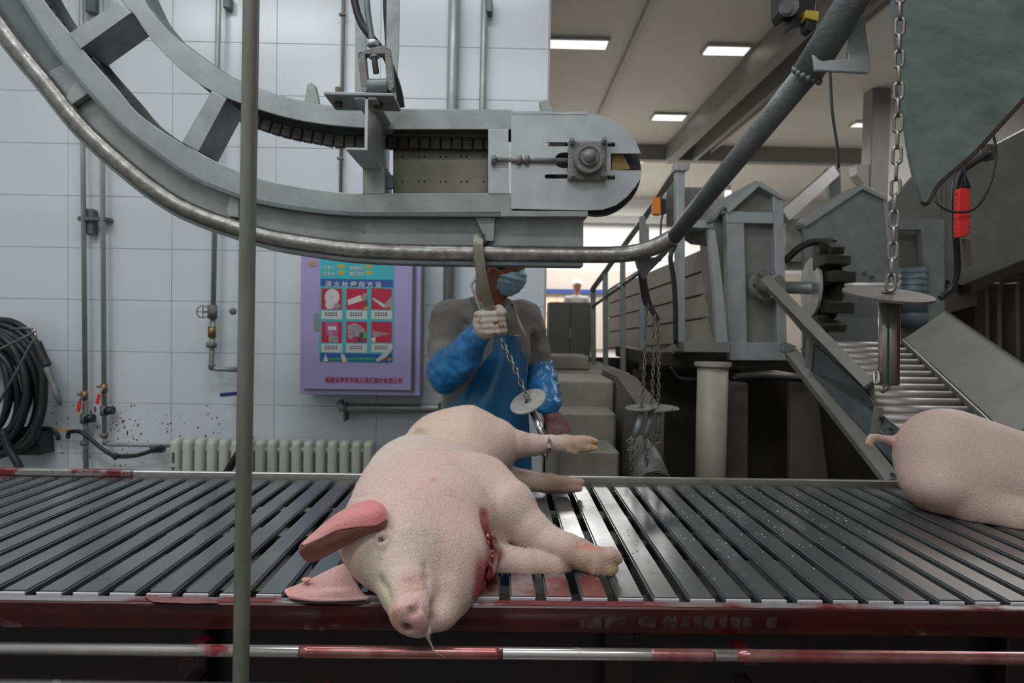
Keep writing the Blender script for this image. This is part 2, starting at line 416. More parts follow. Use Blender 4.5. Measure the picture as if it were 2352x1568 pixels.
# ceiling beams
def beam(name, x, z, w, h, y0, y1, m): return struct(name, MB().box((x, (y0+y1)/2, z), (w, y1-y0, h)), m)
def beam_px(px, py, z): return WZ(px, py, z)
b = WZ(1700, 205, 4.30)
beam('trim_2', b.x, 4.38, .16, .30, 4.5, 12.0, beam_m)
beam('trim_3', b.x+.42, 4.40, .07, .26, 4.5, 12.0, beam_m)
beam('trim_4', b.x+.70, 4.47, .03, .12, 4.5, 12.0, beam_l)
b2 = WZ(1440, 130, 4.50)
beam('trim_5', b2.x, 4.52, .05, .05, 4.2, 12.0, beam_l)
z1 = W(1700, 335, 12.0).z; z0 = W(1700, 372, 12.0).z
struct('trim_6', MB().box(((XE+XR)/2, 12.05, (z0+z1)/2), (XR-XE, .2, z1-z0)), beam_m)
z1 = W(1420, 493, 16.6).z; z0 = W(1420, 510, 16.6).z
struct('trim_7', MB().box(((XE+XR)/2, 16.85, (z0+z1)/2), (XR-XE, .25, z1-z0)), beam_m)
z1 = W(1320, 618, 16.6).z
struct('trim_8', MB().box(((XE+XR)/2, 16.95, z1/2+.4), (XR-XE, .05, z1-.8)), beige)
p0 = W(1256, 662, 16.5); p1 = W(1345, 672, 16.5)
struct('trim_9', MB().box(((p0.x+p1.x)/2+.2, 16.85, (p0.z+p1.z)/2), (p1.x-p0.x+.6, .08, .10)), blue_paint)
# column and the white return wall at the right
c0 = W(2000, 300, 9.0); c1 = W(2042, 300, 9.0)
struct('trim_10', MB().box(((c0.x+c1.x)/2, 9.1, CEIL/2), (c1.x-c0.x, .25, CEIL), bev=.01), beam_m)
struct('trim_11', MB().pp([(1968, 378), (2003, 378), (2003, 432), (1990, 428), (1968, 400)], 9.0, .2), beam_m)
struct('wall_return', MB().box(((c1.x+XR)/2, 9.25, CEIL/2), (XR-c1.x, .1, CEIL)), whitewall)
pw = W(1672, 450, 15.0)
struct('trim_12', MB().box((pw.x, 15, 3.0), (.10, .10, 3.0)), beam_l)

# ceiling lamps
lamp_lab = ['long lit ceiling lamp beside the end of the tiled wall', 'lit ceiling lamp beside the long diagonal ceiling beam, nearest the top frame edge',
            'small lit ceiling lamp just left of the diagonal beam above the cross beam', 'small lit ceiling lamp peeping out behind the round end of the rail bracket plate',
            'faint distant ceiling lamp left of the grey column']
for i, (xa, xb, yy, hh, lm) in enumerate([(1257, 1394, 102, 17, lampm), (1620, 1716, 117, 17, lampm), (1501, 1572, 270, 11, lampm), (1440, 1484, 366, 12, lampm), (1960, 1995, 287, 8, lamp2)]):
    zc = CEIL-.035
    a = WZ(xa, yy, zc); c = WZ(xb, yy, zc); n = WZ((xa+xb)/2, yy-hh/2, zc); f = WZ((xa+xb)/2, yy+hh/2, zc)
    L = c.x-a.x; D = abs(f.y-n.y); ctr = Vector(((a.x+c.x)/2, (n.y+f.y)/2, zc))
    t = thing('ceiling_lamp', lamp_lab[i], 'lamp', ctr+Vector((0, 0, .035)), 'flat lit lamps on the hall ceiling')
    MB().box(ctr+Vector((0, 0, .02)), (L+.05, D+.06, .04)).build('housing', beam_l, t)
    MB().box(ctr-Vector((0, 0, .004)), (L, D, .012), bev=.004).build('diffuser', lm, t)

# stairs (concrete, towards the camera)
stair = thing('staircase', 'worn concrete staircase going up beside the tiled wall end', 'stairs', (.5, 3.5, 0))
xa = XE+.02; rows = [(873, 3.62, 1412), (947, 3.36, 1416), (1034, 3.08, 1424), (1130, 2.84, 1432)]
for k, (py, Y, pr) in enumerate(rows):
    z = W(1330, py, Y).z; xb = W(pr, py, Y).x
    ye = rows[k-1][1] if k else 4.15
    MB().box(((xa+xb)/2, (Y+ye)/2+.01, z/2), (xb-xa, ye-Y+.02, z), bev=.012).build('step', concrete, stair)
xb = W(1412, 900, 3.6).x; xc = W(1452, 900, 3.6).x
MB().prism([Vector((xb+.01, 2.95, 0)), Vector((xb+.01, 4.15, 0)), Vector((xb+.01, 4.15, 1.09)), Vector((xb+.01, 3.6, 1.09)), Vector((xb+.01, 2.95, .99))], (.10, 0, 0)).build('side_wall', concrete_d, stair)
ob = MB().box((W(1300, 855, 4.4).x, 4.6, 1.07+.045), (.30, .4, .09), bev=.01).build('concrete_block', concrete, None)
tag(ob, 'low concrete slab lying on the platform at the top of the stairs', 'block')

# grey control cabinet and a far worker
a = W(1262, 693, 6.0); c = W(1356, 838, 6.0)
cab = thing('control_cabinet', 'grey two-door control cabinet standing past the stairs', 'cabinet', ((a.x+c.x)/2, 6.1, 1.07))
MB().box(((a.x+c.x)/2, 6.15, (a.z+c.z)/2), (c.x-a.x, .3, a.z-c.z), bev=.005).build('body', greycab, cab)
for s in (0, 1):
    w = (c.x-a.x)/2
    MB().box((a.x+w*(s+.5), 5.992, (a.z+c.z)/2), (w-.012, .012, a.z-c.z-.03), bev=.003).build('door', greycab, cab)
MB().box(((a.x+c.x)/2, 5.98, (a.z+c.z)/2), (.012, .012, .09)).build('handle', steel, cab)
MB().box(((a.x+c.x)/2, 6.15, (1.07+c.z)/2), ((c.x-a.x)*.7, .2, c.z-1.07)).build('plinth', concrete_d, cab)
w0 = W(1253, 683, 16.7); w1 = W(1300, 755, 16.7)
win = thing('window_1', None, None, ((w0.x+w1.x)/2, 16.9, w1.z)); win['kind'] = 'structure'
MB().box(((w0.x+w1.x)/2, 16.9, (w0.z+w1.z)/2), (w1.x-w0.x, .04, w0.z-w1.z)).build('pane', warmwin, win)
MB().box(((w0.x+w1.x)/2+.05, 16.87, (w0.z+w1.z)/2), (.04, .03, w0.z-w1.z)).box(((w0.x+w1.x)/2, 16.87, (w0.z+w1.z)/2), (w1.x-w0.x, .03, .04)).build('window_frame', beam_l, win)
# ------------------------------------------------------------------ slatted steel conveyor table
ZT = 0.80; YN, YFAR = 1.376, 2.384; S0, SP = -0.9409, 0.07337
tb = thing('slat_conveyor', 'long stainless slat conveyor table with blood-streaked front edge, under the pigs', 'conveyor', (0, 1.9, 0))
sw = SP*.735
bm = bmesh.new(); bmesh.ops.create_cube(bm, size=1)
for v in bm.verts: v.co = Vector((v.co.x*sw, v.co.y*(YFAR-YN), v.co.z*.014))
bmesh.ops.bevel(bm, geom=[e for e in bm.edges if all(v.co.z > 0 for v in e.verts)], offset=.0042, segments=3, affect='EDGES')
sm = bpy.data.meshes.new('slat'); bm.to_mesh(sm); bm.free(); sm.materials.append(slatm)
# pale strips, blotched with blood, paint a lamp glint on the slats' near ends
for i in range(-16, 42):
    o = bpy.data.objects.new('slat', sm); COL.objects.link(o); o.parent = tb
    o.location = Vector((S0+(i+.5)*SP, (YN+YFAR)/2+random.uniform(-.001, .001), ZT-.007+random.uniform(-.0006, .0006)))-tb.location
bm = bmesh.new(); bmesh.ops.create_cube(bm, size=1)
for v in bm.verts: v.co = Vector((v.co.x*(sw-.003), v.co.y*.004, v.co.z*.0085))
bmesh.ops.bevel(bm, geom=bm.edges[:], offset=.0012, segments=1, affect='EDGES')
se = bpy.data.meshes.new('slat_end_glint'); bm.to_mesh(se); bm.free(); se.materials.append(mat('glint_and_blood_strip', (.50, .49, .51), .45, .1, (.42, .40, .42), 9, 4, blotch=(.22, .02, .03), bl_scale=4, bl_lo=.60, bl_hi=.64))  # pale base colour stands for reflected lamp light; red blotch is blood
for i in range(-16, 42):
    o = bpy.data.objects.new('slat_end_glint', se); COL.objects.link(o); o.parent = tb; o.location = Vector((S0+(i+.5)*SP, YN-.0022, ZT-.0048))-tb.location
xl, xr = S0-16.2*SP, S0+42.2*SP; xm = (xl+xr)/2
def bx(x0, x1, y0, y1, z0, z1, bev=.0): return MB().box(((x0+x1)/2, (y0+y1)/2, (z0+z1)/2), (x1-x0, y1-y0, z1-z0), bev=bev)
bx(xl, xr, 1.350, 1.372, ZT-.013, ZT-.006, .0015).build('front_ledge', ledge_m, tb)
bx(xl, xr, 1.345, 1.365, ZT-.062, ZT-.008, .003).build('front_beam', redbeam, tb)
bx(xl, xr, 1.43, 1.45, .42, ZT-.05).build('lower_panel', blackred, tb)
bx(xl, xr, YFAR+.012, YFAR+.030, ZT-.05, ZT+.020, .003).build('rear_rail', rearrail, tb)
xq = W(300, 1085, YFAR).x
bx(xl, xq, YFAR+.004, YFAR+.034, ZT+.0, ZT+.0225, .003).build('rear_rail_end', rearred, tb)
bx(xl, xr, 1.40, 1.44, ZT-.075, ZT-.02).build('slat_bearer', blackm, tb)
bx(xl, xr, 2.30, 2.34, ZT-.075, ZT-.02).build('slat_bearer', blackm, tb)
bx(xl, xr, 1.46, 2.34, .40, .42).build('drip_tray', blackm, tb)
for yy in (1.78, 2.02):
    bx(xl, xr, yy, yy+.035, ZT-.06, ZT-.02).build('chain_track', dkchain, tb)
for x in (-1.75, -.62, .25, 1.08, 1.95):
    for yy in (1.375, 2.36):
        bx(x-.03, x+.03, yy, yy+.05, 0, ZT-.05, .004).build('leg', blackred if yy < 2 else galv_d, tb)
# blood film on a few slat ends beside the pig's head, each a thin separate sheet
def film(name, pts, z, m, parent, th=.0012):
    return MB().prism([Vector((p[0], p[1], z)) for p in pts], (0, 0, th)).build(name, m, parent)
for i, (ya, yb) in {13: (1.374, 1.60), 14: (1.374, 1.55), 15: (1.374, 1.50), 12: (1.374, 1.66), 11: (1.374, 1.60)}.items():
    x = S0+(i+.5)*SP; w = sw/2-.004; n = 9; P = []
    for k in range(n): P.append((x-w+2*w*k/(n-1), ya))
    for k in range(n): P.append((x+w-2*w*k/(n-1), yb+random.uniform(-.02, .02)))
    film('blood_film', P, ZT+.0006, slat_red, tb)

bare = mat('bare_beam_patch', (.060, .038, .037), .4, .2, (.032, .010, .011), 45, 5, lo=.4, hi=.6)
for xa_, xb_ in ((1332, 1382), (1388, 1436), (1466, 1508), (1522, 1556), (1563, 1584), (1594, 1612), (1618, 1640), (1652, 1670), (1678, 1700), (1706, 1726), (1760, 1786)):
    w_ = xb_-xa_; pts_ = [(xa_+w_*u+random.uniform(-1, 1), v+random.uniform(-2, 2)) for u, v in ((.06, 1420), (.3, 1415), (.6, 1417), (.94, 1416), (1, 1428), (.95, 1441), (.6, 1443), (.3, 1440), (.05, 1442), (0, 1430))]
    MB().prism([W(x, y, 1.3445) for x, y in pts_], (0, .0008, 0)).build('bare_patch', bare, tb)
sm_ = [(332, 1371), (342, 1362), (356, 1366), (368, 1372), (395, 1376), (420, 1370), (445, 1373), (470, 1370), (490, 1378), (506, 1385), (440, 1386), (380, 1384), (350, 1382)]
MB().prism([WZ(x, y, ZT-.0045) for x, y in sm_], (0, 0, .0006)).build('blood_smear', film_red, tb)
# water beads on the slats right of the pig
random.seed(21); m = MB()
for k in range(260):
    i_ = random.randint(17, 26); x_ = S0+(i_+.5)*SP+random.uniform(-sw*.42, sw*.42); y_ = min(2.36, max(1.39, random.gauss(1.85+.03*(i_-17), .2))); r_ = random.uniform(.0007, .0024)
    m.sphere((x_, y_, ZT+.0004), r_, 8, 4, (1, random.uniform(1, 1.8), .45))
wd_ = m.build('water_beads', mat('water_bead', (.5, .5, .5), .04, 0, coat=1, spec=1.0), tb, fix=False); wd_['kind'] = 'stuff'

# front guard rails below the table edge
pa, pb = W(0, 1497, 1.27), W(2352, 1499, 1.27); z = (pa.z+pb.z)/2
g = gr_ = thing('guard_rail', 'shiny round guard rail streaked with blood in front of the table edge', 'rail', (0, 1.27, z))
MB().cyl((-2.2, 1.27, W(1176, 1500, 1.27).z), (2.6, 1.27, W(1176, 1500, 1.27).z), .0115, 24).build('tube', railred, g)
for x in (-1.62, -.58, .48, 1.62):
    MB().box((x, 1.305, W(1176, 1500, 1.27).z-.012), (.03, .08, .012), bev=.002).build('bracket', redbeam, g)
zl = W(200, 1566, 1.25).z
for pa_, pb_ in ((688, 1155), (1495, 1640), (1690, 2480)):
    a = W(pa_, 1500, 1.27); b_ = W(pb_, 1500, 1.27); zz = W(1176, 1500, 1.27).z; n_ = 24
    Q = [Vector((a.x+(b_.x-a.x)*i/n_, 1.27, zz-.0003)) for i in range(n_+1)]
    MB().tube(Q, [.0118+random.uniform(0, .0002) for _ in Q], 24).build('blood_film', film_rail, gr_)
g = thing('lower_guard_rail', 'lower steel rail with dried blood at the bottom left corner', 'rail', (0, 1.25, zl))
MB().cyl((-2.2, 1.25, zl), (2.6, 1.25, zl-.028), .0115, 24).build('tube', railred, g)
for x in (-1.62, -.58, .48, 1.62):
    MB().box((x, 1.29, zl-.02), (.03, .09, .012), bev=.002).build('bracket', blackred, g)

# ------------------------------------------------------------------ vertical post in the foreground
t = thing('steel_post', 'weathered vertical steel tube post in front of the conveyor', 'post', (W(553, 1560, 1.1).x, 1.1, 0))
p0 = W(577, 0, 1.1); p1 = W(553, 1568, 1.1); d = (p0-p1)/(p0.z-p1.z)
MB().tube([p1-d*p1.z, p1, (p0+p1)/2, p0, p0+d*(CEIL-p0.z)], .0127, 24).build('tube', polem, t)
MB().disc(p1-d*(p1.z-.005), (0, 0, 1), .05, .01).build('foot_plate', galv_d, t)

# ------------------------------------------------------------------ overhead shackle track (elevator)
YT = 2.35
tr = thing('overhead_track', 'curved galvanised overhead track with double arcs and straight end above the table', 'conveyor track', W(1000, 450, YT))
oi = px2([(-30, -250), (45, -100), (100, 0), (159, 75), (210, 138), (271, 207), (321, 264), (416, 329), (482, 364), (586, 407), (690, 430), (800, 443), (900, 444)])
oo = px2([(-130, -250), (-35, -120), (54, 0), (100, 72), (143, 132), (250, 257), (339, 332), (429, 396), (500, 429), (586, 457), (690, 476), (800, 487), (900, 489)])
ii = px2([(200, -250), (235, -100), (279, 0), (304, 27), (337, 77), (375, 121), (429, 171), (482, 207), (550, 236), (643, 266), (720, 282), (800, 291), (900, 297)])
io = px2([(250, -250), (290, -100), (332, 0), (357, 36), (393, 77), (446, 118), (500, 157), (550, 186), (643, 220), (743, 241), (820, 249), (900, 250)])
def ext(l, x, y): return l+[(x, y)]
MB().ribbon(resample(ext(oi, 1178, 443), 80), resample(ext(oo, 1178, 488), 80), YT, .012).build('outer_arc_band', galv, tr, .002)
MB().ribbon(resample(ext(io, 1178, 252), 80), resample(ext(ii, 1178, 297), 80), YT, .012).build('inner_arc_band', galv, tr, .002)
# rear bands and the deep web below the outer arc
def worldshift(l): return l
def rear(A, B, th=.012, dy=.15):
    A = resample(A, 80); B = resample(B, 80)
    m = MB(); a = [W(x, y, YT)+Vector((0, dy, 0)) for x, y in A]; b = [W(x, y, YT)+Vector((0, dy, 0)) for x, y in B]; n = len(a); o = Vector((0, th, 0))
    vs = a+b+[p+o for p in a]+[p+o for p in b]; fs = []
    for i in range(n-1):
        fs += [(i, i+1, n+i+1, n+i), (2*n+i, 3*n+i, 3*n+i+1, 2*n+i+1), (i, 2*n+i, 2*n+i+1, i+1), (n+i, n+i+1, 3*n+i+1, 3*n+i)]
    fs += [(0, n, 3*n, 2*n), (n-1, 3*n-1, 4*n-1, 2*n-1)]
    return m.add(vs, fs)
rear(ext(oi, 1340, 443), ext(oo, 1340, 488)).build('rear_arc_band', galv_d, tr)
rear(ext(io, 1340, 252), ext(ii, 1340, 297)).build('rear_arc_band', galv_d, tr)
# top skin of the outer channel (joins front and rear along the outer edge) and of the inner one
def skin(L, dy0, dy1, t):
    m = MB(); a = [W(x, y, YT)+Vector((0, dy0, 0)) for x, y in L]; b = [p+Vector((0, dy1-dy0, 0)) for p in a]; n = len(a)
    fs = [(i, i+1, n+i+1, n+i) for i in range(n-1)]
    o = m.add(a+b, fs).build('x', galv_d, tr); md = o.modifiers.new('s', 'SOLIDIFY'); md.thickness = t; o.name = 'arc_skin'; return o
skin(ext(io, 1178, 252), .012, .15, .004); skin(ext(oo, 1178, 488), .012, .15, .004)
# centre line of the round rail
rc = [(-190, -250), (-95, -100), (-38, 0), (7, 68), (57, 132), (111, 196), (193, 296), (304, 396), (393, 461), (464, 496), (536, 521), (620, 545), (720, 562), (820, 574), (960, 580), (1100, 582), (1340, 585)]
rcs = px2(rc)
oo_w = ext(oo, 1340, 491)
def off(L, d):
    out = []
    for i, (x, y) in enumerate(L):
        a = L[max(i-1, 0)]; b = L[min(i+1, len(L)-1)]; tx, ty = b[0]-a[0], b[1]-a[1]; l = math.hypot(tx, ty); out.append((x-ty/l*d, y+tx/l*d))
    return out
NS = 60
A = resample(oo_w, NS); B = resample(off(rcs, -6), NS)
seg_at = [0, 16, 33, 46, 59]
for a, b_ in zip(seg_at, seg_at[1:]):
    m = MB().ribbon(A[a:b_+1], B[a:b_+1], YT+.055, .006)
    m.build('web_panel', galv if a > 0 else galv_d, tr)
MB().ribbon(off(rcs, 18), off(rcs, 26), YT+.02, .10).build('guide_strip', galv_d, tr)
MB().ribbon(off(ext(oo, 1340, 490), 0), off(ext(oo, 1340, 490), 8), YT-.005, .07).build('guide_lip', galv_d, tr, .001)
# round running rail, polished by the hooks, and its long rise to the right
pl = [W(x, y, YT+.03) for x, y in rcs]
pl += wpath([(1400, 585, YT+.03), (1452, 581, YT+.02), (1500, 568, YT+.01), (1547, 545, YT-.02)], 6)
MB().tube(pl, .0290, 20).build('running_rail', worn, tr)
q = W(1547, 545, YT-.02); e = W(1868, 150, 1.50); k = W(1985, -40, 1.40)
MB().tube([q, e], [.0262, .0285], 20).build('rising_rail', greytube, tr)
MB().tube([W(1852, 172, 1.51), k, k+(k-e)*2], .0335, 22).build('rising_rail_sleeve', greytube, tr)
m = MB()
random.seed(3)
for a in np.linspace(0, 2*math.pi, 16, endpoint=False):
    ax = (k-e).normalized(); u = ax.cross(Vector((0, 1, 0))).normalized(); w = ax.cross(u)
    m.sphere(W(1852, 172, 1.51)+(u*math.cos(a)+w*math.sin(a))*.031, random.uniform(.005, .009), 8, 6)
m.build('weld_bead', greytube, tr)
# cross bars of rectangular tube
for poly in ([(156, 78), (273, 2), (302, 29), (184, 113)], [(486, 208), (521, 226), (456, 348), (417, 327)]):
    MB().pp(poly, YT-.004, .158).build('cross_bar', galv, tr, .003)
MB().pp([(-40, -190), (200, -240), (205, -190), (-10, -140)], YT-.004, .158).build('cross_bar', galv, tr, .003)
# straight end: uprights, window plate, ledge
MB().pp([(833, 380), (884, 380), (884, 445), (833, 445)], YT-.002, .15).build('upright', galv, tr, .002)
MB().pp([(1121, 296), (1168, 296), (1168, 445), (1121, 445)], YT-.003, .05).build('upright', galv_b, tr, .002)
hol = []
for xx in (925, 962, 975, 1012, 1024, 1060, 1072, 1112):
    for yy in (360, 417): hol.append([(xx+2*math.cos(a), yy+2.4*math.sin(a)) for a in np.linspace(0, 6.28, 8, endpoint=False)])
holed_plate('window_plate', [(903, 300), (1125, 300), (1125, 446), (903, 446)], hol, YT+.10, .004, plate_m, tr)
MB().pp([(905, 345), (1123, 345), (1123, 430), (905, 430)], YT+.112, .004).build('hole_darkening_sheet', blackm, tr)  # black sheet added behind the plate so its holes look dark
MB().pp([(888, 402), (902, 402), (904, 432), (888, 432)], YT+.03, .02).build('spacer', galv_d, tr)
# side plate with slots
def slot(xa, xb, y, r=5): return [(xa+r*math.cos(a), y+r*math.sin(a)) for a in np.linspace(math.pi/2, 3*math.pi/2, 7)]+[(xb+r*math.cos(a), y+r*math.sin(a)) for a in np.linspace(-math.pi/2, math.pi/2, 7)]
out = [(1174, 258), (1340, 261), (1374, 263), (1400, 271), (1424, 286), (1446, 306), (1462, 328), (1472, 352), (1403, 352), (1403, 391), (1475, 391), (1471, 410), (1460, 428), (1440, 452), (1415, 471), (1385, 481), (1345, 483), (1174, 479)]
holed_plate('side_plate', out, [slot(1256, 1300, 331), slot(1256, 1300, 405), [(x, y) for x, y in slot(1292, 1304, 368, 18)]], YT-.012, .008, galv_b, tr)
holed_plate('side_plate', out, [slot(1256, 1300, 331)], YT+.15, .008, galv_d, tr)
MB().cyl(W(1395, 331, YT-.014), W(1412, 331, YT-.014), .006).build('slot_end', blackm, tr)
MB().cyl(W(1395, 407, YT-.014), W(1412, 407, YT-.014), .006).build('slot_end', blackm, tr)
MB().pp([(1174, 254), (1350, 257), (1350, 263), (1174, 261)], YT-.014, .17).build('top_flange', galv_b, tr, .001)
MB().pp([(1150, 484), (1350, 485), (1350, 497), (1150, 497)], YT-.016, .18).build('bottom_flange', galv, tr, .001)
w_ = W(1372, 405, YT+.07)
MB().disc(W(1372, 398, YT+.07), (0, 1, 0), .150, .05, 0, 48).build('end_sprocket', rubber, tr)
MB().pp([(1408, 354), (1432, 356), (1448, 388), (1405, 392)], YT+.02, .03).build('link_block', brass, tr)
# chain running in the track, seen dark between the bands
path = px2([(279, 20), (304, 47), (345, 107), (429, 196), (482, 227), (550, 257), (643, 288), (720, 303), (800, 313), (1160, 318)], 8)
path = resample(path, 40)
for i in range(14, 39):
    a = W(*path[i], YT)+Vector((0, .075, 0)); b_ = W(*path[i+1], YT)+Vector((0, .075, 0)); mid = a.lerp(b_, .5); dd = (b_-a)*.49
    MB().bar(mid-dd, mid+dd, .045, .026, (0, 1, 0), .004).build('chain_link', dkchain, tr)
path = resample(off(oi, 22), 52)
for i in range(4, 51):
    a = W(*path[i], YT)+Vector((0, .075, 0)); b_ = W(*path[i+1], YT)+Vector((0, .075, 0)); mid = a.lerp(b_, .5); dd = (b_-a)*.42
    MB().bar(mid-dd, mid+dd, .045, .030, (0, 1, 0), .004).build('chain_link', dkchain, tr)
# pusher fingers on the chain
for poly, yo in (([(697, 240), (706, 191), (714, 188), (724, 196), (733, 240)], .06), ([(1238, 232), (1252, 228), (1262, 236), (1277, 256), (1244, 257)], .06), ([(1090, 496), (1137, 496), (1135, 551), (1131, 554), (1112, 552), (1110, 540)], .02),
                 ([(170, 190), (186, 180), (205, 213), (165, 240), (150, 228), (160, 205)], .02), ([(530, 443), (548, 443), (548, 500), (524, 497), (520, 482)], .02)):
    MB().pp(poly, YT+yo, .03).build('pusher', galv, tr, .003)
# bearing unit with take-up screw
bu = MB().pp([(1306, 322), (1394, 322), (1394, 414), (1304, 413)], YT-.036, .022).build('bearing_flange', cast, tr, .006)
c = W(1350, 368, YT-.036)
MB().cyl(c, c-Vector((0, .03, 0)), .050, 32).disc(c-Vector((0, .032, 0)), (0, 1, 0), .048, .008, .036, 32).build('bearing_housing', cast, bu)
MB().cyl(c-Vector((0, .02, 0)), c-Vector((0, .05, 0)), .028, 24).sphere(c-Vector((0, .048, 0)), .022, 20, 10).build('shaft_end', cast, bu)
for x, y in ((1313, 326), (1387, 325), (1314, 405), (1387, 404)):
    p = W(x, y, YT-.036); MB().cyl(p, p-Vector((0, .014, 0)), .011, 6).cyl(p, p-Vector((0, .03, 0)), .006, 10).build('bolt', cast, bu)
MB().cyl(W(1135, 366, YT-.02), W(1303, 369, YT-.02), .0085, 14).build('take_up_screw', cast, tr)
for x in (1128, 1187, 1205):
    p = W(x, 367, YT-.02); MB().cyl(p, p+Vector((.016, 0, 0)), .0165, 6).build('nut', cast, tr)
# cantilevered channel bracket above the window
Yb0, Yb1 = 2.10, 2.50
zt = W(838, 222, Yb0).z; zb = W(838, 345, Yb0).z; xw = W(838, 300, Yb0).x
br = MB().box((xw+.004, (Yb0+Yb1)/2, (zt+zb)/2), (.010, Yb1-Yb0, zt-zb)).box((xw-.028, (Yb0+Yb1)/2, zb+.004), (.06, Yb1-Yb0, .008)).box((xw+.0, (Yb0+Yb1)/2, zt-.004), (.07, Yb1-Yb0, .008))
br.build('channel_bracket', galv_b, tr, .0015)
xp0, xp1 = W(745, 222, Yb0).x, W(905, 222, Yb0).x
MB().box(((xp0+xp1)/2, Yb0+.065, zt+.005), (xp1-xp0, .15, .010), bev=.002).build('mounting_plate', galv, tr)
for xx, h in ((777, .038), (870, .02)):
    p = W(xx, 222, Yb0+.06); p.z = zt+.008
    MB().cyl(p, p+Vector((0, 0, .014)), .017, 6).cyl(p, p+Vector((0, 0, h)), .010, 12).build('rusty_bolt', rust, tr)
    p.z = zt; MB().cyl(p, p-Vector((0, 0, .014)), .014, 6).build('nut', rust, tr)

# hanger with clevis, threaded rod, flat bars and hose
h = thing('track_hanger', 'steel hanger with clevis and two flat bars holding up the overhead track', 'hanger', W(868, 220, 2.2))
MB().pp([(816, -260), (845, -260), (841, 236), (815, 236)], 2.40, .01).build('flat_bar', galv, h, .001)
MB().pp([(889, -260), (920, -260), (916, 120), (906, 250), (886, 250)], 2.44, .01).build('flat_bar', galv, h, .001)
Yc = 2.14
MB().pp([(820, 122), (828, 116), (838, 121), (846, 205), (838, 214), (830, 205)], Yc, .035).build('clevis_arm', cast, h, .002)
MB().pp([(882, 109), (893, 110), (897, 120), (905, 200), (898, 210), (889, 203)], Yc, .035).build('clevis_arm', cast, h, .002)
MB().pp([(821, 124), (830, 116), (882, 103), (896, 112), (890, 122), (832, 124)], Yc, .035).build('clevis_bridge', cast, h, .002)
MB().cyl(W(846, 201, Yc+.018), W(892, 201, Yc+.018), .026, 20).build('pivot_block', galv_d, h, .002)
MB().cyl(W(893, 198, Yc+.018), W(908, 198, Yc+.018), .010, 8).build('pivot_bolt', rust, h)
MB().tube([W(826, -260, Yc+.06), W(845, 30, Yc+.03), W(857, 108, Yc+.018), W(864, 168, Yc+.018)], .0095, 12).build('threaded_rod', galv_d, h)
p = W(856, 104, Yc+.018); MB().cyl(p-Vector((0, 0, .004)), p+Vector((0, 0, .012)), .019, 6).cyl(W(860, 128, Yc+.018), W(861, 133, Yc+.018), .018, 6).build('nut', galv_b, h)
def hose(name, label, pts, r, ridge=True, cat='hose', group=None, parent=None, m=rubber):
    P = wpath(pts, 14); n = len(P)
    rs = [r*(1.08 if i % 2 else .94) for i in range(n)] if ridge else r
    o = MB().tube(P, rs, 14).build(name, m, parent)
    if parent is None: tag(o, label, cat, group)
    return o
hose('corrugated_hose', 'black corrugated hose looping down beside the threaded rod onto the track', [(800, -260, 2.3), (808, -60, 2.3), (816, 10, 2.3), (831, 55, 2.3), (858, 92, 2.3), (885, 128, 2.32), (903, 170, 2.34), (916, 210, 2.36), (922, 247, 2.38)], .0125)
hose('corrugated_hose', 'short stretch of black corrugated hose behind the right flat bar', [(880, -260, 2.5), (884, -60, 2.5), (886, 20, 2.5), (889, 70, 2.5), (893, 130, 2.47), (897, 175, 2.47), (893, 215, 2.47), (895, 250, 2.5)], .0100)

# triangular bracket welded to the rising rail
t = MB().pp([(1866, 124), (1884, 134), (1915, 138), (1948, 134), (1952, 60), (1940, 40), (1966, 20), (1984, 26), (2002, 160), (1996, 167), (1874, 161)], 1.46, .012).build('gusset_plate', galv_b, tr, .002)

# big cut plate and the thing hanging at the top
gpt = t = thing('guide_plate', 'big greenish steel plate tapering to a worn point at the top right', 'plate', W(2200, 200, 1.32))
bp = px2([(2046, -330), (2049, -180), (2052, -60), (2056, 40), (2064, 130), (2076, 240), (2088, 335), (2104, 410), (2116, 452)], 4)+px2([(2120, 462), (2128, 464), (2136, 452), (2150, 425), (2180, 396), (2232, 352), (2290, 290), (2352, 222), (2440, 120), (2500, 40)], 4)+[(2500, -330)]
MB().pp(bp, 1.30, .012).build('plate', blade_m, t, .002)
lo = px2([(2114, 436), (2122, 462), (2130, 462), (2150, 427), (2180, 398), (2232, 354), (2290, 292), (2352, 224), (2440, 122), (2500, 42)], 5)
MB().tube([W(x, y, 1.309) for x, y in lo], .0068, 10).build('worn_edge', bladeedge, t)
for x_ in (2100, 2440):
    a_ = W(x_, -300, 1.318); MB().cyl(a_, (a_.x, a_.y, CEIL), .008, 10).build('hanger_rod', galv_d, gpt)
h = thing('hoist_block', 'grimy black hoist block with a yellow patch hanging at the top edge', 'hoist', W(1845, 20, 1.9))
a_ = W(1840, -20, 1.92); MB().cyl(a_, (a_.x, a_.y, CEIL), .012, 10).build('suspension_rod', galv_d, h)
MB().pp([(1795, -30), (1880, -30), (1872, 30), (1846, 40), (1826, 52), (1826, 20), (1806, 34), (1796, 20)], 1.88, .08).build('housing', blackm, h, .004)
MB().cyl(W(1812, 14, 1.85), W(1812, 14, 1.93), .026, 20).cyl(W(1808, 20, 1.84), W(1808, 20, 1.87), .012, 12).build('knuckle', cast, h)
MB().pp([(1852, 22), (1882, 26), (1880, 48), (1850, 40)], 1.86, .03).build('yellow_patch', yellow_m, h, .002)
MB().pp([(1852, 42), (1880, 46), (1874, 66), (1862, 72), (1852, 64)], 1.865, .04).build('tip', blackm, h, .003)
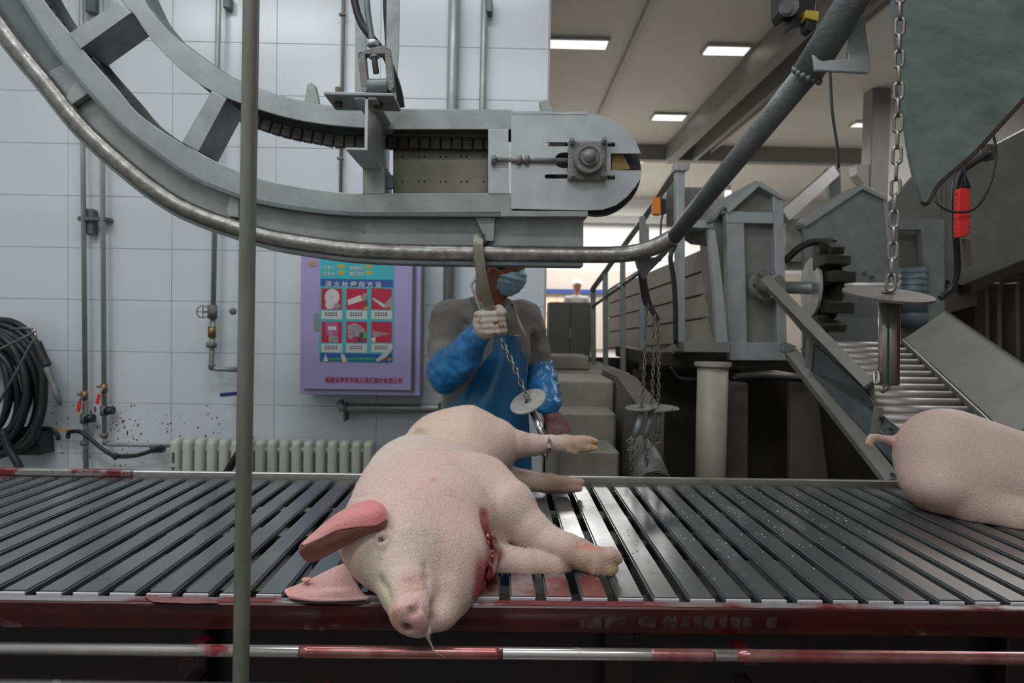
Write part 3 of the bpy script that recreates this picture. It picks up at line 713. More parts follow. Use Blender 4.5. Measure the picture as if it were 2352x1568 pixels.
# ------------------------------------------------------------------ restrainer machine behind the table
mc = thing('restrainer_machine', 'large galvanised restrainer machine with gabled housings beyond the table', 'machine', W(1750, 800, 4.2))
def box_frame(outer, inner, Y, th):
    """rectangular frame from two quads"""
    m = MB()
    for i in range(4):
        j = (i+1) % 4; m.pp([outer[i], outer[j], inner[j], inner[i]], Y, th)
    return m
Ya = 4.0
hs = MB().pp([(1668, 486), (1674, 479), (1740, 417), (1748, 417), (1798, 451), (1808, 827), (1677, 827)], Ya+.05, .02).build('housing_panel', machgrey, mc)
MB().pp([(1668, 485), (1708, 485), (1717, 827), (1675, 827)], Ya, .07).build('housing_post', galv_b, mc, .004)
MB().pp([(1776, 449), (1799, 451), (1809, 827), (1787, 827)], Ya, .07).build('housing_post', galv_b, mc, .004)
MB().pp([(1669, 485), (1778, 488), (1778, 513), (1669, 511)], Ya-.005, .07).build('housing_rail', galv_b, mc, .004)
MB().pp([(1677, 787), (1808, 787), (1809, 827), (1677, 827)], Ya-.01, .07).build('housing_rail', galv_b, mc, .004)
MB().pp([(1668, 482), (1738, 416), (1748, 416), (1799, 450), (1797, 458), (1744, 428), (1674, 490)], Ya-.02, .35).build('gable_cap', galv_b, mc, .004)
MB().pp([(1668, 486), (1674, 486), (1682, 827), (1677, 827)], Ya+.05, .55).build('side_panel', machgrey, mc)
MB().prism([W(1738, 417, Ya), W(1669, 484, Ya), W(1669, 484, Ya)+Vector((-.30, .5, -.16)), W(1738, 417, Ya)+Vector((-.3, .5, -.16))], (0, 0, .01)).build('gable_side', galv_b, mc)
# bearing with bolts, crank arm
c = W(1756, 655, Ya-.03)
bm_ = MB().disc(c+Vector((0, .02, 0)), (-.35, 1, 0), .090, .03, 0, 30).build('bearing_flange', machgrey, mc)
MB().cyl(c, c+Vector((.05, -.09, 0)), .055, 24).build('bearing_cap', ramp_m, bm_)
for a in np.linspace(0, 2*math.pi, 6, endpoint=False):
    p = c+Vector((.07*math.cos(a), -.005, .078*math.sin(a))); MB().cyl(p, p-Vector((0, .02, 0)), .010, 6).build('bolt', steel, bm_)
# shaft, big disc and sprocket with black flights
sy = 4.35
MB().cyl(W(1800, 660, sy), W(2060, 664, sy), .040, 24).build('shaft', galv_b, mc)
MB().disc(W(1863, 661, sy), (1, -.12, 0), .190, .018, .0, 48).build('shaft_disc', galv_b, mc)
MB().disc(W(1893, 664, sy), (1, 0, 0), .215, .05, 0, 12).build('sprocket', dkchain, mc)
for k, (x0, y0, x1, y1) in enumerate([(1884, 588, 1944, 612), (1900, 622, 1956, 650), (1893, 690, 1952, 718), (1880, 738, 1934, 758), (1898, 560, 1930, 580)]):
    a = W(x0, y0, 4.14+.02*abs(k-1)); b = W(x1, y1, 4.14+.02*abs(k-1)); m = (a+b)/2
    MB().box(m, (b.x-a.x, .12, a.z-b.z), Matrix.Rotation(.12*(k-1), 3, 'X'), .006).build('flight', dkchain, mc)
    MB().box(m+Vector((-.03, .08, 0)), (.08, .10, .10), None, .006).build('flight_lug', dkchain, mc)
MB().tube(wpath([(1802, 600, 4.3), (1835, 570, 4.3), (1868, 556, 4.3), (1918, 554, 4.3)]), .022, 8).build('chain_guard', dkchain, mc)
# right housing
Yb = 4.6
MB().pp([(1846, 515), (1982, 427), (2036, 454), (2062, 780), (2040, 850), (1846, 850)], Yb, .03).build('housing_panel', galv, mc)
MB().pp([(1846, 512), (1982, 422), (2038, 452), (2038, 462), (1982, 434), (1850, 522)], Yb-.03, .30).build('gable_cap', galv_b, mc, .004)
MB().pp([(2030, 455), (2038, 455), (2072, 800), (2060, 800)], Yb-.02, .05).build('housing_post', galv_b, mc, .003)
box_frame([(2038, 503), (2168, 503), (2170, 800), (2066, 800)], [(2062, 527), (2116, 527), (2134, 790), (2070, 790)], Yb-.01, .05).build('housing_frame', galv, mc)
MB().pp([(2050, 515), (2160, 515), (2165, 790), (2060, 790)], Yb+.12, .02).build('back_panel', machgrey, mc)
mo = MB().cyl(W(2098, 615, Yb+.02), W(2098, 720, Yb+.02), .085, 24).build('gear_motor', motor_m, mc)
for k in range(6):
    p = W(2098, 625+k*14, Yb+.02); MB().disc(p, (0, 0, 1), .092, .010, 0, 24).build('cooling_rib', motor_m, mo)
MB().sphere(W(2098, 725, Yb+.02), .088, 20, 10).build('motor_bell', motor_m, mo)
for x, y in ((1985, 627), (2003, 635), (2000, 650)): 
    p = W(x, y, Yb-.01); MB().cyl(p, p-Vector((0, .03, 0)), .012, 6).build('bolt', steel, mc)
MB().pp([(1806, 520), (1842, 508), (1846, 600), (1806, 600)], 4.7, .03).build('inner_panel', cream, mc)
MB().pp([(1806, 500), (1822, 508), (1846, 515), (1843, 620), (1806, 620)], 4.75, .03).build('inner_panel', cream, mc)
# left light post, top box and bent edge strip
MB().pp([(1554, 380), (1573, 380), (1574, 785), (1556, 785)], 3.9, .07).build('tall_post', galv_b, mc, .004)
MB().pp([(1552, 372), (1586, 374), (1584, 388), (1572, 392), (1552, 390)], 3.88, .10).build('post_cap', galv_b, mc, .004)
MB().pp([(1572, 504), (1640, 507), (1640, 524), (1572, 522)], 3.95, .25).build('top_beam', galv_b, mc, .004)
MB().pp([(1572, 430), (1612, 430), (1640, 500), (1640, 506), (1572, 506)], 4.2, .02).build('top_plate', machgrey, mc)
MB().pp([(1572, 522), (1640, 524), (1640, 565), (1590, 560), (1572, 548)], 4.18, .03).build('dark_plate', greycab, mc)
MB().ribbon(px2([(1628, 526), (1632, 580), (1640, 660), (1647, 785)]), px2([(1642, 526), (1650, 580), (1660, 660), (1672, 785)]), 3.92, .05).build('bent_strip', galv_b, mc)
MB().pp([(1640, 500), (1668, 486), (1676, 786), (1660, 786), (1652, 600), (1640, 540)], 4.12, .03).build('side_web', machgrey, mc)
MB().tube(wpath([(1624, 512, 3.9), (1640, 504, 3.9), (1656, 482, 3.9), (1668, 478, 3.9)]), .012, 8).build('conduit', galv_d, mc)
# base beams
MB().pp([(1552, 784), (1677, 786), (1677, 809), (1552, 807)], 3.86, .10).build('base_beam', ramp_m, mc, .004)
MB().prism([W(1552, 784, 3.86), W(1552, 807, 3.86), W(1500, 846, 5.4), W(1500, 822, 5.4)], (.05, 0, 0)).build('base_beam', ramp_m, mc)
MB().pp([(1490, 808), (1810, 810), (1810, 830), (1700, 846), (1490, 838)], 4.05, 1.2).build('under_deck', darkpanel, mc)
# inclined cream side boards of the feed conveyor, going away to the left
near = [548, 602, 660, 722, 790]; far = [742, 760, 780, 800, 824]
near = [556, 612, 668, 726, 786]; far_y = [668, 700, 732, 764, 800]
for k in range(4):
    a0 = W(1648, near[k]+2, 4.3); a1 = W(1648, near[k+1]-3, 4.3); b0 = W(1392, far_y[k]+1, 7.5); b1 = W(1392, far_y[k+1]-2, 7.5)
    a0.x = a1.x = (a0.x+a1.x)/2; b0.x = b1.x = (b0.x+b1.x)/2
    MB().prism([a0, a1, b1, b0], (.02, .02, 0)).build('side_board', cream, mc)
a0 = W(1648, near[0]-4, 4.32); a1 = W(1648, near[-1]+3, 4.32); b0 = W(1392, far_y[0]-4, 7.52); b1 = W(1392, far_y[-1]+3, 7.52)
a0.x = a1.x = (a0.x+a1.x)/2+.03; b0.x = b1.x = (b0.x+b1.x)/2+.03
MB().prism([a0, a1, b1, b0], (.02, .03, 0)).build('side_backing', greycab, mc)
# concrete pier and the dark void below
MB().cyl(Vector((W(1636, 900, 3.75).x, 3.75, 0)), Vector((W(1636, 900, 3.75).x, 3.75, W(1636, 836, 3.75).z)), .083, 32).disc(Vector((W(1636, 900, 3.75).x, 3.75, W(1636, 836, 3.75).z)), (0, 0, 1), .10, .02).build('support_pier', mudpanel if False else cream, mc)
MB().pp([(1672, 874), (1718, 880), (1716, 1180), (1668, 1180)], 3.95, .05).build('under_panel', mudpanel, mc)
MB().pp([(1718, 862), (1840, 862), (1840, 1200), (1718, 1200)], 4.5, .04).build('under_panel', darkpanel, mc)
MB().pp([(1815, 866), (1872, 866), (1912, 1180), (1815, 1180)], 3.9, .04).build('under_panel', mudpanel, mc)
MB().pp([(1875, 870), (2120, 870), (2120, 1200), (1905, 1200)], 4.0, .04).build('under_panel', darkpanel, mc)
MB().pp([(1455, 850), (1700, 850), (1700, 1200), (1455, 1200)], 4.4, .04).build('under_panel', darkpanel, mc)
MB().pp([(1716, 868), (1870, 868), (1830, 858), (1716, 864)], 3.9, .3).build('under_ledge', cream, mc)
MB().tube(wpath([(1540, 843, 3.9), (1560, 868, 3.9), (1600, 872, 3.9)]), .012, 8).tube(wpath([(1680, 870, 3.85), (1740, 864, 3.85), (1800, 868, 3.85), (1850, 872, 3.85)]), .016, 8).build('pipe', rubber, mc)
struct('trim_13', MB().box(((.8+3.6)/2+.3, 5.6, .55), (3.6, .1, 1.1)), darkpanel)

# dark machinery bulk behind the right side
rg = thing('machine_hood', 'big grey sloping machine hood at the right behind the red handle', 'machine', W(2280, 600, 4.6))
MB().pp([(2040, 470), (2102, 402), (2130, 392), (2240, 352), (2290, 330), (2420, 262), (2600, 170), (2600, 520), (2352, 622), (2232, 662), (2168, 640), (2040, 640)], 5.0, .05).build('hood_panel', machgrey, rg)
MB().pp([(2166, 390), (2172, 388), (2172, 652), (2166, 648)], 4.98, .03).build('seam_strip', beam_m, rg, .003)
MB().pp([(2232, 652), (2600, 500), (2600, 515), (2232, 672)], 4.9, .2).build('lower_flange', darkpanel, rg)
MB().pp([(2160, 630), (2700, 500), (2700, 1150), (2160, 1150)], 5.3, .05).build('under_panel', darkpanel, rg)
for x in (2262, 2290, 2332):
    MB().pp([(x, 650), (x+9, 648), (x+12, 860), (x+3, 860)], 5.1, .12).build('rib', mudpanel, rg)
MB().pp([(2168, 645), (2240, 660), (2246, 700), (2168, 720)], 5.05, .1).build('bracket', mudpanel, rg)

# the ramp: beams, perforated guard, rollers, right guard
rp = thing('roller_ramp', 'sloping roller ramp with a bare guard plate leading down to the table', 'ramp', W(2050, 900, 3.2))
A = W(2072, 786, 3.7); B = W(2290, 992, 2.62)
n = 14
rl = bpy.data.meshes.new('roller'); bmq = bmesh.new()
bmesh.ops.create_cone(bmq, cap_ends=True, segments=20, radius1=.0265, radius2=.0265, depth=.415, matrix=Matrix.Rotation(math.pi/2, 4, 'Y'))
for f in bmq.faces: f.smooth = len(f.verts) == 4
bmq.to_mesh(rl); bmq.free(); rl.materials.append(roller_m)
for i in range(n):
    t_ = i/(n-1); p = A.lerp(B, t_**.96)
    o = bpy.data.objects.new('roller', rl); COL.objects.link(o); o.parent = rp; o.location = p+Vector((-.212, 0, -.0265))-rp.location
dv = (B-A)
MB().prism([A+Vector((0, 0, -.07)), A+Vector((0, 0, .015)), B+Vector((0, 0, .015))+dv*.1, B+Vector((0, 0, -.07))+dv*.1], (.012, 0, 0)).build('side_channel', beam_m, rp)
MB().prism([A+Vector((-.42, 0, -.12)), A+Vector((0, 0, -.12)), B+Vector((0, 0, -.12)), B+Vector((-.42, 0, -.12))], (0, 0, .01)).build('pan', darkpanel, rp)
# right guard plate rising outwards
C = W(2170, 714, 3.75); D = C+dv*1.08
MB().prism([A+Vector((.012, 0, .02)), C, D, B+Vector((.012, 0, .02))+dv*.08], (.01, 0, -.012)).build('guard_plate', ramp_m, rp)
MB().prism([C, C+Vector((.05, .0, -.05)), D+Vector((.05, 0, -.05)), D], (0, .0, .008)).build('guard_flange', ramp_m, rp)
# left guard: upper light beam, plate with holes, lower beam
u0 = W(1748, 634, 3.85); u1 = W(1995, 882, 2.75)
MB().prism([W(1746, 642, 3.85), W(1766, 630, 3.85), W(2006, 872, 2.75), W(1984, 888, 2.75)], (.012, .01, -.012)).build('guard_cap', ramp_m, rp)
MB().prism([W(1766, 632, 3.86), W(2006, 874, 2.76), W(2012, 925, 2.74), W(1840, 760, 3.6), W(1762, 668, 3.87)], (.008, .012, 0)).build('guard_web', machgrey, rp)
gp = MB().prism([W(1860, 782, 3.42), W(1985, 895, 2.80), W(2012, 940, 2.72), W(2075, 992, 2.52), W(2072, 1088, 2.46), W(1862, 852, 3.36)], (.01, .014, 0)).build('perforated_plate', galv_d, rp)
for k in range(10):
    a = W(1888, 806, 3.30).lerp(W(2045, 985, 2.58), k/9); MB().cyl(a-Vector((.004, .006, 0)), a+Vector((.004, .004, 0)), .007, 10).build('bolt_hole', blackm, gp)
MB().prism([W(1803, 806, 3.75), W(1830, 800, 3.75), W(2068, 1094, 2.44), W(2034, 1104, 2.44)], (.012, .02, -.03)).build('lower_beam', ramp_m, rp)
MB().prism([W(1803, 806, 3.75), W(2034, 1104, 2.44), W(2034, 1120, 2.44), W(1803, 822, 3.75)], (.02, .01, 0)).build('lower_beam_side', machgrey, rp)
MB().prism([W(1838, 800, 3.72), W(1866, 800, 3.62), W(2070, 1040, 2.46), W(2070, 1086, 2.45)], (.012, .02, -.01)).build('inner_channel', galv_d, rp)
MB().bar(W(1860, 776, 3.35), W(1856, 845, 3.35), .035, .02).build('guard_stay', beam_m, rp)
MB().bar(W(2018, 935, 2.68), W(2008, 1000, 2.68), .035, .02).build('guard_stay', beam_m, rp)
MB().pp([(1798, 792), (1808, 786), (1832, 796), (1806, 812), (1798, 808)], 3.72, .04).build('pivot_lug', steel, rp, .003)
MB().pp([(2055, 1086), (2066, 1090), (2066, 1110), (2052, 1112)], 2.43, .03).build('end_lug', steel, rp, .003)

# railings of the platform
rr = thing('stair_railing', 'square tube railing climbing from the stairs to the tall post', 'railing', W(1450, 700, 4.6))
def zpost(x, ytop, ybot, Y, wpx, m=galv_d):
    MB().pp([(x-wpx/2, ytop), (x+wpx/2, ytop), (x+wpx/2+1, ybot), (x-wpx/2+1, ybot)], Y, .04).build('post', m, rr, .002)
MB().bar(W(1361, 664, 5.2), W(1478, 502, 4.5), .035, .035, (0, 1, 0)).bar(W(1478, 502, 4.5), W(1558, 385, 4.02), .035, .035, (0, 1, 0)).build('top_rail', galv, rr)
zpost(1363, 660, 868, 5.2, 11, galv); zpost(1391, 622, 868, 5.0, 11, galv); zpost(1431, 565, 868, 4.75, 11, galv); zpost(1477, 496, 1100, 4.45, 13, galv); zpost(1482, 520, 612, 4.3, 18, galv)
MB().bar(W(1361, 704, 5.2), W(1478, 620, 4.5), .02, .02, (0, 1, 0)).build('middle_rail', galv_d, rr)
MB().bar(W(1395, 668, 7.4), W(1470, 620, 7.4), .02, .02, (0, 1, 0)).bar(W(1395, 700, 7.4), W(1470, 700, 7.4), .02, .02, (0, 1, 0)).build('middle_rail', galv_d, rr)
r2 = thing('upper_railing', 'square tube handrail behind the gabled housings', 'railing', W(1860, 440, 5.0))
MB().bar(W(1795, 500, 4.6), W(1912, 396, 5.1), .085, .07, (0, 1, 0)).build('top_rail', machgrey, r2)
MB().pp([(1900, 386), (1930, 386), (1934, 480), (1909, 480)], 5.1, .06).build('post', galv, r2, .003)
# orange box with dark back and cable
t = thing('signal_box', 'small orange signal box with black back on the railing post', 'signal box', W(1515, 472, 4.2))
MB().pp([(1501, 454), (1517, 452), (1518, 493), (1501, 491)], 4.18, .06).build('orange_case', orange_pl, t, .003)
MB().pp([(1517, 454), (1531, 457), (1531, 490), (1517, 492)], 4.19, .06).build('back_case', black_pl, t, .003)
MB().pp([(1532, 420), (1556, 400), (1558, 520), (1532, 520)], 4.30, .02).build('mounting_plate', beam_m, t)
MB().tube(wpath([(1522, 492, 4.2), (1518, 520, 4.2), (1517, 600, 4.2)]), .006, 8).build('cable', black_pl, t)
# thin hanging cable, hoses at right, red handle
o = MB().tube(wpath([(1900, -250, 3.2), (1903, -100, 3.2), (1905, 120, 3.2), (1907, 170, 3.2), (1912, 260, 3.2), (1922, 330, 3.2), (1926, 386, 3.2)]), .007, 8).build('hanging_cable', rubber); tag(o, 'thin black cable dropping from behind the triangular gusset plate', 'cable')
MB().tube(wpath([(1552, 560, 3.86), (1540, 590, 3.84), (1547, 640, 3.84), (1551, 700, 3.84), (1552, 790, 3.84)]), .014, 10).build('cable', rubber, mc)
t = thing('stunning_tongs_handle', 'bright red ribbed plastic handle hanging with black hoses at right', 'handle', W(2215, 490, 2.6))
g_ = MB().pp([(2203, 434), (2210, 431), (2226, 433), (2228, 440), (2224, 541), (2202, 545), (2201, 500)], 2.58, .03).build('grip', red_plastic, t, .004)
for k in range(9):
    MB().pp([(2199, 440+k*11.5), (2204, 440+k*11.5), (2204, 445+k*11.5), (2199, 445+k*11.5)], 2.585, .02).pp([(2225, 438+k*11.5), (2230, 438+k*11.5), (2230, 443+k*11.5), (2225, 443+k*11.5)], 2.585, .02).build('rib', red_plastic, g_)
MB().tube(wpath([(2160, 685, 2.7), (2186, 660, 2.7), (2199, 620, 2.68), (2196, 540, 2.64), (2194, 450, 2.62), (2204, 400, 2.62), (2240, 372, 2.62), (2272, 352, 2.62)]), .0125, 12).build('hose', rubber, t)
MB().tube(wpath([(2217, 432, 2.6), (2216, 395, 2.6), (2216, 360, 2.6), (2220, 300, 2.6)]), .005, 8).build('cord', rubber, t)
MB().tube(wpath([(2146, 432, 2.6), (2152, 465, 2.58), (2190, 486, 2.56), (2240, 478, 2.56), (2272, 430, 2.58), (2286, 370, 2.6), (2286, 330, 2.6), (2278, 300, 2.6)]), .005, 8).build('cord', rubber, t)
MB().pp([(2216, 398), (2219, 398), (2232, 432), (2204, 432)], 2.6, .03).build('strain_relief', rubber, t, .003)
MB().pp([(2266, 330), (2282, 330), (2284, 366), (2262, 368)], 2.62, .03).build('hanger_block', rust, t, .003)
MB().pp([(2216, 548), (2228, 548), (2236, 610), (2226, 612)], 2.6, .02).build('blade', mudpanel, t, .002)

# grey motor lying behind the far edge
mt = thing('drive_motor', 'grey ribbed drive motor tilted behind the far edge of the table', 'motor', W(1490, 1060, 2.75))
a = W(1474, 1012, 2.80); b = W(1490, 1150, 2.62)
MB().tube([W(1465, 1015, 2.85), W(1472, 1030, 2.82), W(1482, 1058, 2.76), W(1500, 1110, 2.66)], [.040, .052, .066, .070], 28).build('casing', cast, mt)
for k in range(5):
    p = W(1478+k*5, 1040+k*16, 2.80-k*.03); MB().disc(p, (b-a), .062+.003*k, .008, 0, 28).build('rib', cast, mt)
MB().tube([W(1461, 1008, 2.88), W(1476, 1040, 2.82)], .022, 14).build('shaft', galv_d, mt)
MB().box(W(1472, 1008, 2.86), (.045, .04, .025), None, .004).build('brass_block', brass, mt)
MB().box((W(1490, 1100, 2.66).x, 2.68, .33), (.10, .10, .66)).build('stand', galv_d, mt)
# ------------------------------------------------------------------ pipes and fittings on the tiled wall
YW = 3.985
def wpipe(name, label, x0, x1, ybot, r, Y=3.93, fittings=None, m=galv_b):
    t = thing(name, label, 'pipe', W(x1, ybot, Y))
    a = W(x0, 0, Y); b_ = W(x1, ybot, Y); d = (a-b_)/(a.z-b_.z); top = b_+d*(CEIL-b_.z)
    MB().cyl(b_, top, r, 16).build('tube', m, t)
    return t
def clamp(t, x, y, Y=3.93, w=.05):
    p = W(x, y, Y); MB().box(p+Vector((0, .03, 0)), (w, .07, .022), None, .003).build('wall_clamp', galv_d, t)
t = wpipe('water_pipe', 'leftmost thin vertical water pipe on the tiled wall with a red lever valve', 187, 196, 900, .0135)
MB().tube([W(196, 896, 3.93), W(197, 985, 3.93), W(198, 1200, 3.93)], [.0135, .0135, .0135], 14).build('lower_tube', cast, t)
def valve(t, x, y0, lever, side, ymeter):
    v = MB().cyl(W(x, y0, 3.93), W(x, y0+20, 3.93), .019, 14).cyl(W(x, y0+6, 3.93), W(x, y0+6, 3.93)-Vector((.02, .03, 0)), .008, 10).build('valve_body', brass, t)
    a = W(lever[0], lever[1], 3.88); b_ = W(lever[2], lever[3], 3.88)
    MB().bar(a, b_, .020, .008, (0, 1, 0), .003).build('valve_lever', red_plastic, v)
    MB().bar(W(x-4, y0+8, 3.89), a, .010, .006, (0, 1, 0)).build('lever_arm', steel, v)
    mm = MB().cyl(W(x, ymeter, 3.93), W(x, ymeter+22, 3.93), .021, 14).build('meter_body', cast, t)
    MB().cyl(W(x+4, ymeter+11, 3.93), W(x+22, ymeter+10, 3.93), .024, 16).build('meter_cap', black_pl, mm)
    MB().cyl(W(x, ymeter+62, 3.93), W(x+.3, ymeter+72, 3.93), .022, 8).build('union_nut', cast, t)
valve(t, 194, 898, (184, 921, 179, 945), 1, 950)
clamp(t, 190, 501)
t = wpipe('water_pipe', 'second thin vertical water pipe on the tiled wall, turning into the radiator', 233, 240, 1000, .0135)
valve(t, 239, 881, (228, 905, 223, 928), 1, 932)
MB().tube([W(240, 1000, 3.93), W(241, 1014, 3.93), W(248, 1020, 3.93), W(260, 1021, 3.93), W(392, 1023, 3.93)], .0105, 14).build('radiator_branch', galv, t)
MB().sphere(W(242, 1016, 3.93), .018, 12, 8).build('elbow', cast, t)
clamp(t, 236, 503)
br = MB().box(W(208, 510, 3.965), (.055, .05, .145), None, .004).box(W(212, 503, 3.93), (.16, .02, .022), None, .003).build('pipe_bracket', galv_d); tag(br, 'galvanised bracket holding the two leftmost wall pipes together', 'bracket')
br = MB().box(W(212, 5, 3.965), (.055, .05, .13), None, .004).build('pipe_bracket', galv_d); tag(br, 'galvanised bracket at the top frame edge between the two leftmost pipes', 'bracket')
t = wpipe('heating_pipe', 'vertical heating pipe left of the steel post with a wheel valve', 502, 490, 700, .0145)
MB().tube([W(490, 700, 3.93), W(486, 835, 3.93), W(488, 843, 3.93), W(496, 847, 3.93), W(546, 849, 3.93)], .0145, 14).build('lower_tube', galv, t)
v = MB().cyl(W(488, 700, 3.93), W(488, 732, 3.93), .026, 14).build('valve_body', cast, t)
wc = W(466, 716, 3.86)
MB().tube([wc+Vector((.030*math.cos(a), .010*math.cos(a), .034*math.sin(a))) for a in np.linspace(0, 2*math.pi, 20, endpoint=False)], .0035, 8, closed=True).bar(wc-Vector((0, 0, .03)), wc+Vector((0, 0, .03)), .005, .005).bar(wc-Vector((.03, .01, 0)), wc+Vector((.03, .01, 0)), .005, .005).cyl(wc, W(486, 716, 3.93), .006, 8).build('hand_wheel', cast, v)
MB().cyl(W(487, 749, 3.93), W(487, 775, 3.93), .022, 14).build('brass_coupling', brass, t)
MB().cyl(W(486, 786, 3.93), W(486, 798, 3.93), .030, 8).build('union_nut', cast, t)
MB().sphere(W(487, 842, 3.93), .022, 12, 8).build('elbow', cast, t)
t = wpipe('heating_pipe', 'wall pipe mostly hidden behind the steel post, with a blue lever', 566, 552, 900, .0145)
MB().tube([W(552, 900, 3.93), W(550, 1000, 3.93), W(549, 1200, 3.93)], .0145, 14).build('lower_tube', cast, t)
MB().bar(W(505, 907, 3.88), W(548, 903, 3.9), .022, .010, (0, 1, 0), .003).build('blue_lever', mat('blue_lever_plastic', (.02, .03, .20), .4), t)
MB().sphere(W(535, 715, 3.88), .02, 12, 8).build('hand_wheel', cast, t)
br = MB().box(W(524, 8, 3.965), (.04, .05, .07), None, .004).build('pipe_bracket', galv_d); tag(br, 'small dark wall bracket at the top just left of the steel post', 'bracket')
t = thing('conduit', 'thin dark electrical conduit running straight down the tiled wall', 'conduit', W(780, 600, 3.97))
a = W(789, 0, 3.965); b_ = W(780, 600, 3.965); d = (a-b_)/(a.z-b_.z)
MB().cyl(b_+d*(CEIL-b_.z), b_-d*(b_.z-1.6), .0105, 12).build('tube', beam_m, t)
for y in (34, 364, 510): MB().box(W(787-y*.015, y, 3.96), (.036, .03, .012), None, .002).build('saddle_clip', beam_m, t)
t = thing('main_pipe', 'thick vertical galvanised pipe on the wall behind the worker', 'pipe', W(1037, 700, 3.9))
a = W(1043, 0, 3.93); b_ = W(1030, 700, 3.93); d = (a-b_)/(a.z-b_.z)
MB().cyl(b_+d*(CEIL-b_.z), b_-d*(b_.z-.95), .032, 20).build('tube', galv_b, t)
MB().tube([W(1030, 905, 3.93), W(1020, 938, 3.93), W(1000, 938, 3.93), W(800, 937, 3.93), W(786, 936, 3.93), W(778, 920, 3.93)], .026, 16).build('cross_tube', galv, t)
for x_ in (795, 1010): MB().box(W(x_, 945, 3.94), (.012, .09, .10)).build('pipe_support', galv_d, t)
t = thing('wall_pipe', 'second galvanised pipe on the wall right of the thick one', 'pipe', W(1110, 700, 3.9))
a = W(1113, 0, 3.945); b_ = W(1098, 750, 3.945); d = (a-b_)/(a.z-b_.z)
MB().cyl(b_+d*(CEIL-b_.z), b_-d*(b_.z-.9), .0190, 18).build('tube', galv_b, t)
br = MB().box(W(1124, 15, 3.955), (.035, .07, .09), None, .004).build('pipe_bracket', galv_d); tag(br, 'dark bracket at the top frame edge beside the pipe near the wall end', 'bracket')

# radiator
rd = thing('radiator', 'cream column radiator under the fire hose cabinet', 'radiator', W(620, 1060, 3.86))
zt = W(600, 1008, 3.86).z; n = 17
x0 = W(408, 1040, 3.86).x; x1 = W(848, 1040, 3.86).x
for i in range(n):
    x = x0+(x1-x0)*i/(n-1); m = MB(); wd = (x1-x0)/(n-1)*.80/2
    zb = zt-.60
    pts = [Vector((x, 3.86, zb)), Vector((x, 3.86, zb+.02)), Vector((x, 3.86, zt-.03)), Vector((x, 3.86, zt-.008)), Vector((x, 3.86, zt))]
    vs = []; seg = 14
    for p, s in zip(pts, (.7, 1, 1, .9, .5)):
        for k in range(seg):
            a = 2*math.pi*k/seg; cx_, cy_ = math.cos(a), math.sin(a)
            vs.append(p+Vector((wd*s*math.copysign(abs(cx_)**.5, cx_), .05*s*math.copysign(abs(cy_)**.6, cy_), 0)))
    fs = []
    for i2 in range(4):
        for k in range(seg): fs.append((i2*seg+k, i2*seg+(k+1) % seg, (i2+1)*seg+(k+1) % seg, (i2+1)*seg+k))
    m.add(vs, fs, True); m.add(vs[:seg], [tuple(range(seg))]); m.add(vs[-seg:], [tuple(range(seg))])
    m.build('column', radm, rd)
MB().cyl((x0, 3.86, zt-.06), (x1, 3.86, zt-.06), .016, 14).cyl((x0, 3.86, zt-.54), (x1, 3.86, zt-.54), .016, 14).build('header_tube', radm, rd)
MB().box((x0, 3.86, zt-.63), (.03, .06, .08)).box((x1, 3.86, zt-.63), (.03, .06, .08)).build('foot', radm, rd)
MB().box((x0-.0, 3.806, zt-.10), (.012, .006, .055)).box((x0, 3.806, zt-.16), (.014, .006, .014)).build('vent_mark', p_dark, rd)
o = MB().tube(wpath([(575, 1000, 3.7), (556, 1030, 3.7), (535, 1062, 3.7), (518, 1092, 3.72), (505, 1130, 3.74)]), .022, 12).build('rubber_hose', rubber); tag(o, 'black rubber hose leaning against the radiator beside the steel post', 'hose')

# fire hose cabinet
fy = 3.80; 
def cabpt(u, v, Y=fy):
    """u, v in the frame of the cabinet front as seen (px)"""
    return W(u, v, Y)
zl = [(693, 560), (967, 560), (965, 909), (689, 905)]
cb = thing('fire_hose_cabinet', 'lilac fire hose cabinet with an instruction poster, on the tiled wall', 'cabinet', W(830, 905, fy+.1))
xa, xb = W(690, 740, fy).x, W(966, 740, fy).x; za, zb = W(828, 907, fy).z, W(828, 560, fy).z
def fb(u0, v0, u1, v1, y0, y1, bev=0.0):
    a = W(u0, v0, fy); c = W(u1, v1, fy); return MB().box(((a.x+c.x)/2, (y0+y1)/2, (a.z+c.z)/2), (abs(c.x-a.x), y1-y0, abs(a.z-c.z)), None, bev)
MB().box(((xa+xb)/2, fy+.10, (za+zb)/2), (xb-xa-.004, .17, zb-za-.004)).build('case', cab_side, cb)
MB().box(((xa+xb)/2, fy+.010, (za+zb)/2), (xb-xa, .02, zb-za), None, .003).build('front_frame', cabm, cb)
dr = fb(701, 566, 950, 896, fy-.012, fy-.001, .002).build('door', cabm, cb)
fb(948.5, 566, 951.5, 896, fy-.0135, fy-.0125).build('door_gap', p_dark, dr)
fb(701, 894.5, 951, 897, fy-.0135, fy-.0125).build('door_gap', p_dark, dr)
hd = [(720+r, y) for r, y in ()]
sl = [(727+6*math.cos(a), 725+6*math.sin(a)-14*0) for a in np.linspace(math.pi, 2*math.pi, 9)]+[(727+6*math.cos(a), 754+6*math.sin(a)) for a in np.linspace(0, math.pi, 9)]
MB().prism([W(x, y, fy-.0135) for x, y in sl], (0, -.0015, 0)).build('handle_recess', cab_side, dr)
ps = fb(737, 566, 904, 832, fy-.0145, fy-.0130).build('poster', p_cyan, cb)
def pb(u0, v0, u1, v1, m, name, lay=1, rot=None): return fb(u0, v0, u1, v1, fy-.0145-.0006*lay, fy-.0140-.0006*lay).build(name, m, ps)
pb(738, 640, 904, 660, p_blue, 'title_band'); pb(737, 810, 902, 831, p_blue, 'bottom_band')
